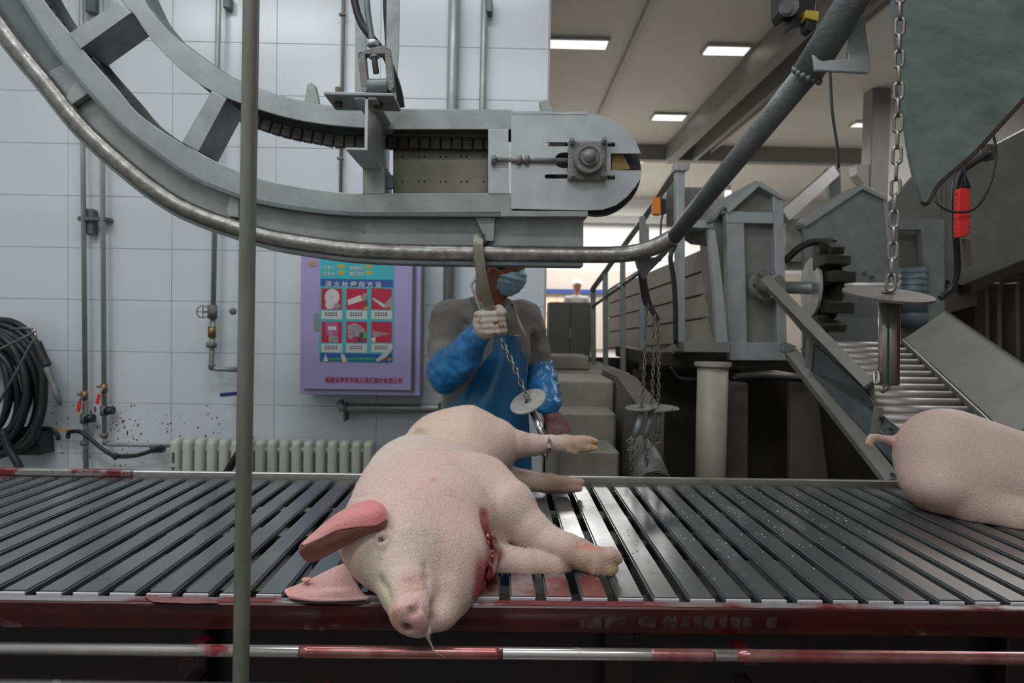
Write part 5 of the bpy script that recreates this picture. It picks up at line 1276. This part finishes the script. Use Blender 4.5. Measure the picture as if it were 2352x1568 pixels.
ear('ear_inner', [[sd(892, 1192, .012), sd(882, 1212, .004), sd(868, 1218, .0)],
                  [P(866, 1207, 1.307), P(862, 1216, 1.318), P(846, 1222, 1.340)],
                  [P(820, 1211, 1.307), P(818, 1230, 1.318), P(806, 1244, 1.345)],
                  [P(774, 1219, 1.314), P(774, 1246, 1.322), P(768, 1266, 1.350)],
                  [P(736, 1237, 1.318), P(738, 1262, 1.328), P(737, 1283, 1.350)],
                  [P(698, 1255, 1.324), P(706, 1274, 1.335), P(714, 1290, 1.350)],
                  [P(686, 1266, 1.335), P(692, 1275, 1.340), P(700, 1283, 1.348)]], .005, inner, (.3, .1, .08), (.3, .1, .08), pg)
ear('lower_ear', [[PT(800, 1290, 1.46), PT(812, 1325, 1.42), PT(835, 1362, 1.39), PT(850, 1374, 1.38)],
                  [PT(765, 1304, 1.45), PT(775, 1330, 1.42), PT(785, 1362, 1.39), PT(792, 1378, 1.38)],
                  [PT(725, 1325, 1.44), PT(730, 1342, 1.42), PT(738, 1362, 1.40), PT(742, 1379, 1.38)],
                  [PT(690, 1342, 1.43), PT(694, 1352, 1.41), PT(700, 1364, 1.40), PT(704, 1377, 1.38)],
                  [PT(652, 1357, 1.42), PT(654, 1360, 1.41), PT(658, 1365, 1.41), PT(662, 1370, 1.40)]], .008, ear_m, (.60, .38, .34), (.62, .30, .28), pg)
ep = Vector(PT(703, 1346, 1.42)); MB().cyl(ep, ep+Vector((0, 0, .014)), .005, 12).cyl(ep+Vector((0, 0, .012)), ep+Vector((0, 0, .016)), .009, 14).build('ear_tag', mat('tag_plastic', (.6, .33, .26), .5), pg)
MB().sphere(S(880, 1239, .0045), .0075, 16, 10).build('eye', mat('dark_wet_eye', (.008, .007, .008), .05, 0, coat=1.0), pg)
wb_ = Body(); random.seed(2)
wb_.chain([(S(1121, 1235, .020), .014), (S(1130, 1270, .024), .018), (S(1121, 1318, .022), .014)], k=.02)
for k in range(16): wb_.ell(S(1116+random.uniform(0, 18), 1236+k*5.4, .014), (.007, .007, .007), k=.006)
body_object('throat_wound', wb_, .003, mat('raw_flesh', (.21, .009, .014), .28, 0, (.08, .004, .008), 40, 5, bump=.5, bscale=90, coat=.8), pg, smooth=1)
MB().tube([S(980, 1446, .004), W(984, 1466, 1.25), W(993, 1486, 1.245), W(1001, 1498, 1.242), W(1020, 1508, 1.240)], [.008, .0035, .0016, .0008, .0005], 8).build('saliva', mat('saliva_gloss', (.4, .33, .31), .1, 0, coat=1), pg)

def bristles(obj, n, length, width, colour, parent, seed, keep=None, flow=(0, 1, -.2)):
    rng = np.random.default_rng(seed); me = obj.data; V = np.empty(len(me.vertices)*3); me.vertices.foreach_get('co', V); V = V.reshape(-1, 3)
    Nn = np.empty(len(me.vertices)*3); me.vertex_normals.foreach_get('vector', Nn); Nn = Nn.reshape(-1, 3); b = np.array(base_of(obj))
    idx = rng.integers(0, len(V), n); p = V[idx]; nn = Nn[idx]
    if keep is not None: k = keep(p+b, nn); p, nn = p[k], nn[k]
    fl = np.array(flow, float); t = fl-(nn @ fl)[:, None]*nn; t /= np.linalg.norm(t, axis=1)[:, None]+1e-9
    sd_ = np.cross(nn, t); t = t+sd_*rng.normal(0, .28, len(p))[:, None]+nn*rng.uniform(.12, .35, len(p))[:, None]; t /= np.linalg.norm(t, axis=1)[:, None]
    L = length*rng.uniform(.6, 1.25, len(p))[:, None]; p = p-nn*.001+sd_*rng.normal(0, .003, len(p))[:, None]+np.cross(nn, sd_)*rng.normal(0, .003, len(p))[:, None]
    q = np.stack([p-sd_*width, p+sd_*width, p+t*L], 1).reshape(-1, 3); m = bpy.data.meshes.new('bristles')
    m.vertices.add(len(q)); m.vertices.foreach_set('co', q.ravel()); F = np.arange(len(q))
    m.loops.add(len(q)); m.loops.foreach_set('vertex_index', F); m.polygons.add(len(q)//3); m.polygons.foreach_set('loop_start', np.arange(0, len(q), 3)); m.polygons.foreach_set('loop_total', np.full(len(q)//3, 3)); m.update(calc_edges=True)
    o = link_mesh('bristles', m, colour, parent); o['kind'] = 'stuff'; return o
bristle_m = mat('pale_bristle', (.66, .58, .47), .45)
kp = lambda p, nn: (nn[:, 2] > -.2) & (p[:, 1] < 2.3) & ~((np.abs(p[:, 0]-P(1120, 1270, 1.5)[0]) < .03) & (p[:, 1] < 1.56)) & ~((p[:, 1] < 1.265))
bristles(body, 90000, .011, .00024, bristle_m, pg, 4, kp)

K = .045
# ------------------------------------------------------------------ second pig, seen from behind at the right
p2 = Body()
p2.ell(P(2195, 1062, 2.12), (.165, .16, .158), k=K); p2.ell(P(2160, 1045, 2.14), (.12, .14, .14), k=K)
p2.ell(P(2170, 1110, 2.06), (.12, .12, .085), k=K)
ax2 = [(2290, 1092, 2.05, .160), (2400, 1122, 2.0, .168), (2520, 1125, 1.97, .18), (2640, 1110, 1.93, .175), (2740, 1120, 1.90, .15)]
p2.chain([(P(x, y, Y), r*.93) for x, y, Y, r in ax2], k=K)
p2.ell(P(2830, 1150, 1.86), (.14, .11, .10), k=.04); p2.chain([(P(2880, 1165, 1.85), .075), (P(2960, 1180, 1.84), .045)], k=.04)
p2.chain([(P(2165, 1105, 2.08), .10), (P(2240, 1150, 2.00), .078), (P(2340, 1186, 1.93), .062), (P(2440, 1215, 1.88), .048)], k=.025)
p2.chain([(P(2600, 1170, 1.95), .07), (P(2620, 1230, 1.80), .045), (P(2620, 1260, 1.72), .035)], k=.03)
p2.chain([(P(2092, 1012, 2.20), .026), (P(2068, 1013, 2.21), .0165), (P(2040, 1010, 2.21), .0135), (P(2015, 1005, 2.21), .012), (P(2001, 1005, 2.205), .0115), (P(1996, 1016, 2.20), .0105), (P(2003, 1030, 2.195), .006)], k=.018)
def pig2col(v):
    c = np.tile(PINK*.95, (len(v), 1)); c = blobmix(c, v, P(2200, 980, 2.1), (.2, .2, .12), PALE, .6); c = blobmix(c, v, P(2060, 1012, 2.2), (.06, .05, .04), (.58, .30, .27), .8)
    c = blobmix(c, v, P(2005, 1010, 2.2), (.03, .04, .03), (.50, .40, .25), .9); c = blobmix(c, v, P(2290, 1150, 2.0), (.16, .15, .07), (.46, .36, .26), .6)
    c = blobmix(c, v, P(2130, 1150, 2.05), (.10, .10, .06), (.58, .34, .30), .5); return c
pg2 = thing('pig', 'second pig at the right edge of the frame, seen from its rump with curled tail', 'pig', P(2350, 1100, 2.0))
b2_ = body_object('body', p2, .0075, pigskin, pg2, post=flat_table, colfn=pig2col, smooth=3)
bristles(b2_, 16000, .013, .00025, bristle_m, pg2, 9, lambda p, nn: (nn[:, 2] > -.3) & (p[:, 0] < 1.75), (.9, -.3, -.5))
for dx, dy in ((0, 0), (30, 26)):
    pt = [P(2790+dx, 1100+dy, 1.86), P(2830+dx, 1090+dy, 1.78), P(2860+dx, 1110+dy, 1.74)]
    MB().prism([pt[0], pt[1], pt[2], pt[0]+np.array((.09, .03, -.05))], (.004, .004, .006)).build('ear', ear_m if False else pigskin, pg2)
# ------------------------------------------------------------------ the worker behind the table
wk = thing('person', 'worker in grey jacket, blue apron and face mask holding the shackle hook over the pig', 'person', (W(1120, 900, 2.85).x, 2.85, 0))
NB = P(1128, 700, 2.80); CH = P(1118, 800, 2.83); PV = P(1105, 985, 2.86)
RS, RE, RW = P(1036, 735, 2.80), P(1026, 845, 2.66), P(1108, 765, 2.50)     # raised arm
LS, LE, LW = P(1202, 735, 2.90), P(1240, 850, 2.92), P(1258, 935, 2.76)     # lowered arm
HC = P(1150, 612, 2.76)
fd = np.array(Vector((.90, -.34, -.27)).normalized())                       # where the face looks
Rf = frame(Vector(fd))
fx, fyv, fz = Rf[:, 0], Rf[:, 1], Rf[:, 2]
hips = (PV+np.array((-.09, 0, -.02)), PV+np.array((.10, 0, -.02)))
floor_z = .05
def torso(b, g=0.0):
    b.ell(CH, (.165+g, .115+g, .20+g), k=.05); b.ell((CH+PV)/2, (.155+g, .12+g, .20+g), k=.05); b.ell(PV, (.165+g, .12+g, .13+g), k=.05)
    b.cap(RS, .060+g, LS, .060+g, k=.05); b.cap(NB+np.array((0, 0, -.03)), .06+g, CH, .09+g, k=.05)
def legs(b, g=0.0, z0=.08):
    for i, h_ in enumerate(hips):
        kn = np.array((h_[0]+(-.02, .03)[i], h_[1]-.03, .48)); an = np.array((h_[0]+(-.03, .04)[i], h_[1]+.02, z0))
        b.chain([(h_, .088+g), (kn, .058+g), (an, .042+g)], k=.04)
bd = Body(); torso(bd); legs(bd)
for i, h_ in enumerate(hips):
    an = np.array((h_[0]+(-.03, .04)[i], h_[1]+.02, .05)); bd.cap(an, .042, an+np.array((.05, -.14, -.015)), .035, k=.03)
bd.cap(NB+np.array((0, 0, -.04)), .056, HC-fz*.03-fx*.02, .052, k=.03)
bd.ell(HC, (.092, .073, .112), Rf, k=.02); bd.ell(HC-fz*.06+fx*.035, (.052, .052, .050), Rf, k=.03)
bd.ell(HC+fx*.095-fz*.02, (.018, .014, .022), Rf, k=.015)                     # nose
for s in (-1, 1):
    bd.ell(HC-fx*.008+fyv*s*.074-fz*.012, (.016, .008, .030), Rf, k=.008)     # ears
    bd.ell(HC+fx*.087+fyv*s*.032+fz*.008, (.012, .014, .009), Rf, k=.010, op='s')
    bd.ell(HC+fx*.080+fyv*s*.032+fz*.006, (.010, .012, .008), Rf, k=.004)
bd.cap(HC+fx*.085+fyv*-.04+fz*.022, .006, HC+fx*.085+fyv*.04+fz*.022, .006, k=.012)
bd.cap(HC+fx*.092-fyv*.02-fz*.062, .0035, HC+fx*.092+fyv*.02-fz*.062, .0035, k=.01, op='s')
bd.chain([(RS, .052), (RE, .042), (RW, .028)], k=.03); bd.chain([(LS, .052), (LE, .042), (LW, .028)], k=.03)
def hand(b, wrist, palm, across, curl, up, r=.0095, spread=1.0, thumb=True, k=.006):
    """palm with four unequal fingers bending by curl and a thumb leaving its side"""
    wrist, palm, across, up = V3(wrist), V3(palm), V3(across), V3(up); d = palm-wrist; d /= np.linalg.norm(d)
    b.chain([(wrist, .026), (wrist*.5+palm*.5, .028)], k=.02)
    for q in (-.028, -.010, .010, .028): b.cap(wrist*.6+palm*.4+across*q*.6, .014, palm+across*q, .0125, k=.012)
    for q, L in ((-.030, .060), (-.010, .078), (.010, .072), (.030, .056)):
        p = palm+across*q; dd = d.copy(); pts = [(p, r*1.15)]
        for s_, f in enumerate((.42, .32, .26)):
            a = curl[s_]; dd = dd*math.cos(a)+up*math.sin(a); u2 = up*math.cos(a)-dd*0; up_ = up
            dd /= np.linalg.norm(dd); p = p+dd*L*f*1.15; pts.append((p, r*(1-.1*s_)))
        b.chain(pts, k=k)
    t0 = wrist*.55+palm*.45-across*.030; b.chain([(t0, .014), (t0-across*.022+d*.022+up*.012, .012), (t0-across*.020+d*.048+up*.030, .0105)], k=.010)
body_object('body', bd, .008, skinm, wk, smooth=1)
# hair and cap-less head
hb = Body(); hb.ell(HC+fz*.018-fx*.012, (.098, .080, .108), Rf, k=.01)
def haircut(F, ax):
    X = np.stack(np.meshgrid(*ax, indexing='ij'), -1); q = X-HC
    cut = np.maximum((q@fx)-.055, -(q@fz)+.0-.45*np.maximum(-(q@fx), 0)*1.6-.02); return np.maximum(F, cut)
body_object('hair', hb, .007, hairm, wk, smooth=1, extra=haircut)
# mask
mk = Body(); mk.ell(HC+fx*.038-fz*.045, (.074, .066, .066), Rf, k=.02); mk.ell(HC+fx*.096-fz*.02, (.020, .024, .03), Rf, k=.03)
def maskcut(F, ax):
    X = np.stack(np.meshgrid(*ax, indexing='ij'), -1); q = X-HC
    pl = .006*np.sin((q@fz)*260)
    return np.maximum(np.maximum(F, -((q@fx)-.028-.12*(q@fz+.05))), (q@fz)-.012)+pl*.25
body_object('face_mask', mk, .004, maskm, wk, smooth=1, extra=maskcut)
MB().tube([HC+fx*.045-fyv*.070-fz*.02, HC+fx*.012-fyv*.078-fz*.012, HC-fx*.010-fyv*.084+fz*.01], .0022, 6).build('mask_loop', strapm, wk)
# jacket, trousers, boots
def wrinkly(amp, sc, seed):
    from mathutils import noise
    def f(v):
        o = v.copy()
        for i in range(len(v)):
            n = noise.noise_vector(Vector((v[i]*np.array((1, 1, 1.6))*sc))+Vector((seed, 0, 0))); n2 = noise.noise_vector(Vector(v[i]*sc*2.3)+Vector((seed, 5, 0)))
            o[i] += (np.array(n)+.5*np.array(n2))*amp
        return o
    return f
jk = Body(); torso(jk, .016)
jk.chain([(RS+np.array((0, .01, 0)), .074), (RE*.55+RS*.45+np.array((-.018, 0, 0)), .066), (RE+np.array((-.01, .01, 0)), .060)], k=.05)
jk.chain([(LS, .074), (LE*.6+LS*.4+np.array((.008, 0, 0)), .064), (LE, .056)], k=.05)
jk.chain([(NB+np.array((-.075, .0, -.005)), .024), (NB+np.array((-.035, -.055, -.02)), .02), (NB+np.array((.02, -.075, -.045)), .018)], k=.02)
jk.chain([(NB+np.array((.075, .0, -.01)), .024), (NB+np.array((.055, -.05, -.03)), .02), (NB+np.array((.03, -.075, -.06)), .018)], k=.02)
jk.ell(NB+np.array((.01, -.02, .03)), (.058, .056, .07), k=.01, op='s')
for a, b_ in (((1045, 700), (1072, 745)), ((1215, 800), (1250, 830)), ((1220, 770), (1236, 830)), ((1212, 845), (1250, 850))):
    jk.cap(P(*a, 2.70 if a[0] < 1100 else 2.84), .010, P(*b_, 2.72 if a[0] < 1100 else 2.84), .010, k=.02, op='s')
body_object('jacket', jk, .008, greycloth, wk, smooth=1, post=wrinkly(.006, 13, 1))
tr_ = Body(); tr_.ell(PV, (.172, .13, .13), k=.04); legs(tr_, .014, .30); body_object('trousers', tr_, .011, darkcloth, wk, smooth=1, post=wrinkly(.006, 12, 3))
for i, h_ in enumerate(hips):
    bt = Body(); kn = np.array((h_[0]+(-.025, .035)[i], h_[1]-.01, .36)); an = np.array((h_[0]+(-.03, .04)[i], h_[1]+.02, .07))
    bt.chain([(kn, .066), (an, .054)], k=.02); bt.cap(an, .054, an+np.array((.06, -.16, -.015)), .044, k=.03)
    def sole(v): v = v.copy(); v[v[:, 2] < .0, 2] = .0; return v
    body_object('boot', bt, .009, boot_m, wk, smooth=1, post=sole)
# collar lining and apron with straps
MB().prism([W(1152, 716, 2.70), W(1168, 690, 2.70), W(1186, 722, 2.69), W(1170, 738, 2.69)], (0, .01, 0)).build('collar', greycloth, wk)
rows = [(768, 1098, 1209, 2.70), (790, 1088, 1211, 2.69), (830, 1078, 1212, 2.68), (880, 1058, 1212, 2.67), (930, 1022, 1214, 2.66), (985, 1000, 1218, 2.665), (1050, 992, 1222, 2.67), (1150, 985, 1228, 2.68), (1250, 980, 1232, 2.69), (1350, 978, 1234, 2.70)]
vs, fs = [], []; n = 15
for ri, (y, x0, x1, Y) in enumerate(rows):
    for k in range(n):
        u = k/(n-1); e = (u-.5)*2; dY = .11*abs(e)**2.4+.008*math.sin(u*17+ri*.7)*min(ri/3, 1)
        vs.append(W(x0+(x1-x0)*u, y, Y+dY))
for i in range(len(rows)-1):
    for k in range(n-1): fs.append((i*n+k, i*n+k+1, (i+1)*n+k+1, (i+1)*n+k))
m = MB(); m.v = [tuple(v) for v in vs]; m.f = fs; m.smooth = [True]*len(fs)
ap = m.build('apron', blueap, wk); md = ap.modifiers.new('t', 'SOLIDIFY'); md.thickness = .004; md2 = ap.modifiers.new('s', 'SUBSURF'); md2.levels = 1; md2.render_levels = 2
MB().tube([W(1100, 770, 2.70), W(1104, 715, 2.695), W(1092, 680, 2.72), W(1082, 655, 2.75), W(1092, 640, 2.82)], .006, 8).build('apron_strap', strapm, wk)
MB().tube([W(1208, 773, 2.70), W(1196, 748, 2.72), W(1186, 725, 2.725), W(1180, 700, 2.76), W(1165, 690, 2.82)], .005, 8).build('apron_strap', strapm, wk)
# sleeves
sl_ = Body(); sl_.chain([(RE+np.array((-.006, -.01, -.01)), .074), (RE*.5+RW*.5+np.array((.0, -.005, -.014)), .064), (RW+np.array((-.012, 0, 0)), .047)], k=.04)
sl_.cap(RE+np.array((.0, -.02, -.045)), .045, RE*.5+RW*.5+np.array((.0, -.01, -.05)), .035, k=.04)
body_object('blue_sleeve', sl_, .0065, bluesl, wk, smooth=1, post=wrinkly(.008, 16, 7))
s2 = Body(); s2.chain([(LE+np.array((.0, -.01, -.0)), .064), (LE*.45+LW*.55, .062), (LW+np.array((0, 0, .01)), .050)], k=.04)
for t_ in (.15, .4, .62, .85):
    q = LE*(1-t_)+LW*t_; s2.ell(q, (.068, .060, .010), k=.014)
body_object('blue_sleeve', s2, .0065, bluesl, wk, smooth=1, post=wrinkly(.007, 20, 9))
# gloved fist round the hook, fingers closed over it
hd = Body(); G = P(1128, 742, 2.42); hk = np.array(Vector(W(1131, 745, 2.40))-Vector(W(1118, 680, 2.38))); hk /= np.linalg.norm(hk)
hd.cap(RW, .036, G+np.array((-.02, .02, 0)), .044, k=.02); hd.ell(G+np.array((-.012, .012, .0)), (.046, .034, .052), k=.02)
for i in range(4):
    o = G-hk*(.032-.021*i)*(-1)*-1
    a = o+np.array((-.042, -.006, 0)); b1 = o+np.array((-.016, -.038, 0)); c1 = o+np.array((.020, -.040, .002)); d1 = o+np.array((.042, -.016, .004)); e1 = o+np.array((.030, .006, .004)); r = (.0115, .0125, .012, .0105)[i]
    hd.chain([(a, r*1.1), (b1, r*1.1), (c1, r), (d1, r*.95), (e1, r*.85)], k=.005)
t0 = G+np.array((.01, .0, .045)); hd.chain([(G+np.array((-.03, .01, .03)), .018), (t0, .015), (G+np.array((.028, -.020, .052)), .013), (G+np.array((.045, -.030, .040)), .011)], k=.010)
body_object('cotton_glove', hd, .0038, glove_m, wk, smooth=1)
h2 = Body(); palm = LW+np.array((.035, -.03, -.055)); hand(h2, LW+np.array((0, -.005, -.02)), palm, np.array((.45, .3, .80))/1., (.25, .35, .3), np.array((.2, -.3, -.6)), r=.0105)
body_object('wet_red_glove', h2, .004, glove_r, wk, smooth=1)

# ------------------------------------------------------------------ shackle chains
def link_mesh_data(L, wd, r, m):
    """one oval chain link along z"""
    mb = MB(); P_ = []; rr = wd/2-r; hl = L/2-r-rr
    for k in range(7): a = math.pi*k/6; P_.append(Vector((rr*math.cos(a), 0, hl+rr*math.sin(a))))
    for k in range(7): a = math.pi+math.pi*k/6; P_.append(Vector((rr*math.cos(a), 0, -hl+rr*math.sin(a))))
    mb.tube(P_, r, 8, closed=True); me = bpy.data.meshes.new('link'); me.from_pydata([tuple(v) for v in mb.v], [], mb.f); me.polygons.foreach_set('use_smooth', [True]*len(me.polygons)); me.materials.append(m); return me
def chain(parent, pts, pitch, r, wd, m=chainm):
    me = link_mesh_data(pitch+2*r+.0015, wd, r, m); acc = [0]
    for a, b_ in zip(pts, pts[1:]): acc.append(acc[-1]+(b_-a).length)
    n = int(acc[-1]/pitch); b = base_of(parent)
    for i in range(n):
        s = (i+.5)*acc[-1]/n; j = max(k for k in range(len(acc)-1) if acc[k] <= s); u = (s-acc[j])/(acc[j+1]-acc[j]); p = pts[j].lerp(pts[j+1], u); d = (pts[j+1]-pts[j]).normalized()
        o = bpy.data.objects.new('link', me); COL.objects.link(o); o.parent = parent; o.location = p-b
        o.rotation_mode = 'QUATERNION'; o.rotation_quaternion = Vector((0, 0, 1)).rotation_difference(d) @ Quaternion((0, 0, 1), .55+(math.pi/2 if i % 2 else 0)+random.uniform(-.08, .08))
def hookbar(parent, pts, w, th, m):
    """flat curved bar through (px, py, Y) points"""
    Pp = wpath(pts, 6); mb = MB(); vs = []
    for i, p in enumerate(Pp):
        t = (Pp[min(i+1, len(Pp)-1)]-Pp[max(i-1, 0)]).normalized(); s = t.cross(Vector((0, 1, 0))).normalized(); f = s.cross(t)
        vs += [p-s*w/2-f*th/2, p+s*w/2-f*th/2, p+s*w/2+f*th/2, p-s*w/2+f*th/2]
    fs = []
    for i in range(len(Pp)-1):
        for k in range(4): fs.append((i*4+k, i*4+(k+1) % 4, i*4+4+(k+1) % 4, i*4+4+k))
    fs += [(0, 1, 2, 3), tuple(len(vs)-4+k for k in range(4))]
    return mb.add(vs, fs).build('hook', m, parent, .002)
# 1: in the worker's hand
s1 = thing('shackle', 'hooked shackle chain with disc, held by the worker and looped round the hind leg', 'shackle', W(1213, 925, 2.40))
hookbar(s1, [(1128, 556, 2.44), (1108, 548, 2.36), (1098, 556, 2.325), (1103, 610, 2.325), (1112, 660, 2.34), (1124, 705, 2.38), (1130, 745, 2.40)], .036, .012, mat('hook_steel', (.26, .25, .20), .5, .5, (.17, .16, .12), 14, 5, bump=.3, bscale=60))
chain(s1, [W(1148, 775, 2.41), W(1182, 845, 2.39), W(1212, 915, 2.37)], .0230, .0036, .0205)
dn = Vector((-.40, -.44, .80)).normalized()
MB().disc(W(1213, 922, 2.36), dn, .066, .006, .013, 40).build('disc', discm, s1)
MB().cyl(W(1222, 940, 2.35), W(1252, 1012, 2.25), .0125, 18).build('pin', steel, s1)
MB().cyl(W(1214, 922, 2.36), W(1224, 946, 2.345), .008, 10).build('pin_neck', steel, s1)
lp = [W(1252, 1008, 2.24), W(1259, 1020, 2.14), W(1258, 1034, 2.10), W(1252, 1043, 2.11)]
chain(s1, [W(1251, 1006, 2.225), W(1262, 1010, 2.12), W(1262, 1030, 2.085), W(1254, 1046, 2.11), W(1246, 1042, 2.17), W(1243, 1008, 2.21), W(1251, 1004, 2.225)], .0170, .0032, .0150)
# 2: in the foreground at the right
YF2 = 1.15
s2_ = thing('shackle', 'shackle chain hanging free in the right foreground with a big disc and striped pin', 'shackle', W(2040, 675, YF2))
chain(s2_, [W(2076, -330, YF2), W(2072, -130, YF2), W(2068, 0, YF2), W(2062, 300, YF2), W(2052, 560, YF2), W(2045, 668, YF2)], .0268, .0030, .0185)
MB().disc(W(2039, 677, YF2), Vector((.02, -.24, 1)), .0705, .0045, .011, 48).build('disc', disc_d, s2_)
pn = MB().cyl(W(2041, 694, YF2), W(2040, 884, YF2), .0158, 28).build('pin', rodgreen, s2_)
MB().cyl(W(2041, 676, YF2), W(2041, 700, YF2), .007, 12).build('pin_neck', disc_d, s2_)
for x, m_ in ((-.0060, mat('green_stripe', (.02, .075, .035), .25, .6)), (.0080, mat('dull_red_stripe', (.075, .03, .04), .3, .6))):
    a = W(2041, 697, YF2)+Vector((x, -.0128, 0)); b_ = W(2040, 882, YF2)+Vector((x, -.0128, 0)); MB().bar(a, b_, .0070, .0030, (0, 1, 0)).build('stripe', m_, pn)
chain(s2_, [W(2046, 884, YF2-.01), W(2030, 893, YF2-.02), W(2014, 884, YF2-.01), W(2013, 862, YF2), W(2026, 852, YF2)], .022, .0026, .0135)
# 3-5: cluster hanging from the rail end behind the table
YC = 2.62
labs = ['left one of the clustered shackles hanging beyond the table, its chain ending in thin rods', 'middle shackle of the hanging cluster, with the disc seen edge on', 'right shackle of the hanging cluster, nearest the concrete pier']
spec = [(1478, 1486, 700, 1474, 940, 0), (1492, 1502, 722, 1497, 935, 1), (1500, 1512, 735, 1512, 930, 2)]
hm = mat('dark_hook_steel', (.13, .125, .115), .4, .7, (.075, .07, .065), 12, 4, bump=.3, bscale=60)
for (xt, xm, ym, xb, yb, i) in spec:
    s = thing('shackle', labs[i], 'shackle', W(xb, yb, YC), 'shackles hanging in a cluster beyond the table')
    yo = YC+.03*i
    hookbar(s, [(1470+i*5, 600-i*2, yo-.14), (1472+i*4, 640, yo-.08), (1480+i*5, 690, yo-.02), (xm, ym, yo)], .017, .008, hm)
    chain(s, [W(xm, ym, yo), W((xm+xb)/2+1, (ym+yb)/2, yo), W(xb, yb, yo)], .0205, .0030, .0165)
    MB().disc(W(xb+(-2, 6, 12)[i], yb+(-4, 2, 6)[i], yo), Vector((.05*i-.08, -.08, 1)), (.060, .072, .062)[i], .004, .010, 32).build('disc', cast, s)
    MB().cyl(W(xb, yb+6, yo), W(xb+(-16, -16, 0)[i], yb+(62, 68, 64)[i], yo), .012, 14).build('pin', galv_b, s)
    e = W(xb+(-16, -16, 0)[i], yb+(62, 68, 64)[i], yo)
    chain(s, [e, e+Vector((-.03, 0, -.02)), e+Vector((-.02, 0, -.05)), e+Vector((.01, .0, -.04))] if i != 1 else [e, e+Vector((.01, 0, -.10)), e+Vector((.02, .0, -.20))], .0185, .0028, .0150)
s = thing('hanging_chain', 'loose thin chain dangling left of the grey motor behind the table', 'chain', W(1452, 1080, 2.66))
chain(s, [W(1462, 930, 2.7), W(1458, 1000, 2.7), W(1451, 1060, 2.7), W(1448, 1120, 2.7)], .0185, .0026, .0140)
t = thing('rail_end_bracket', 'dark bracket under the bend of the round rail from which the shackles hang', 'bracket', W(1480, 600, 2.45))
MB().pp([(1462, 592), (1508, 590), (1540, 560), (1548, 566), (1520, 596), (1490, 626), (1484, 640), (1468, 612)], YT+.06, .05).build('plate', galv_d, t, .003)

# far worker in the hall
fw = thing('person', 'distant worker with a white cap standing beyond the grey control cabinet', 'person', (W(1325, 655, 14.0).x, 14.0, .6))
h0 = np.array(W(1325, 656, 14.0)); zz = h0[2]
fb_ = Body(); fb_.ell(h0, (.085, .10, .12), k=.02)
fb_.cap(h0-np.array((0, 0, .12)), .055, h0-np.array((0, 0, .22)), .06, k=.03)
for s in (-1, 1):
    fb_.chain([(np.array((h0[0]+s*.09, 14.0, zz-.80)), .085), (np.array((h0[0]+s*.10, 13.97, zz-1.18)), .06), (np.array((h0[0]+s*.10, 14.0, .68)), .045)], k=.03)
    fb_.cap(np.array((h0[0]+s*.10, 14.0, .645)), .045, np.array((h0[0]+s*.11, 13.88, .635)), .035, k=.02)
    fb_.chain([(np.array((h0[0]+s*.19, 14.0, zz-.28)), .05), (np.array((h0[0]+s*.25, 13.95, zz-.55)), .042), (np.array((h0[0]+s*.16, 13.78, zz-.62)), .032), (np.array((h0[0]+s*.12, 13.70, zz-.62)), .035)], k=.03)
fb_.ell(h0-np.array((0, 0, .52)), (.17, .11, .30), k=.04)
body_object('body', fb_, .018, skinm, fw, smooth=1)
fj = Body(); fj.ell(h0-np.array((0, 0, .50)), (.20, .135, .33), k=.04); fj.cap(h0-np.array((.17, 0, .28)), .075, h0-np.array((-.17, 0, .28)), .075, k=.05)
for s in (-1, 1): fj.chain([(np.array((h0[0]+s*.19, 14.0, zz-.28)), .07), (np.array((h0[0]+s*.25, 13.95, zz-.55)), .06), (np.array((h0[0]+s*.17, 13.80, zz-.62)), .048)], k=.03)
body_object('jacket', fj, .018, greycab, fw, smooth=1)
ft = Body()
for s in (-1, 1): ft.chain([(np.array((h0[0]+s*.09, 14.0, zz-.78)), .11), (np.array((h0[0]+s*.10, 13.97, zz-1.18)), .08), (np.array((h0[0]+s*.10, 14.0, .72)), .062)], k=.03)
body_object('trousers', ft, .018, darkcloth, fw, smooth=1)
fc = Body(); fc.ell(h0+np.array((0, 0, .035)), (.105, .12, .115), k=.02); fc.ell(h0+np.array((0, -.09, -.05)), (.10, .09, .08), k=.01, op='s')
body_object('white_cap', fc, .014, boot_m, fw, smooth=1)
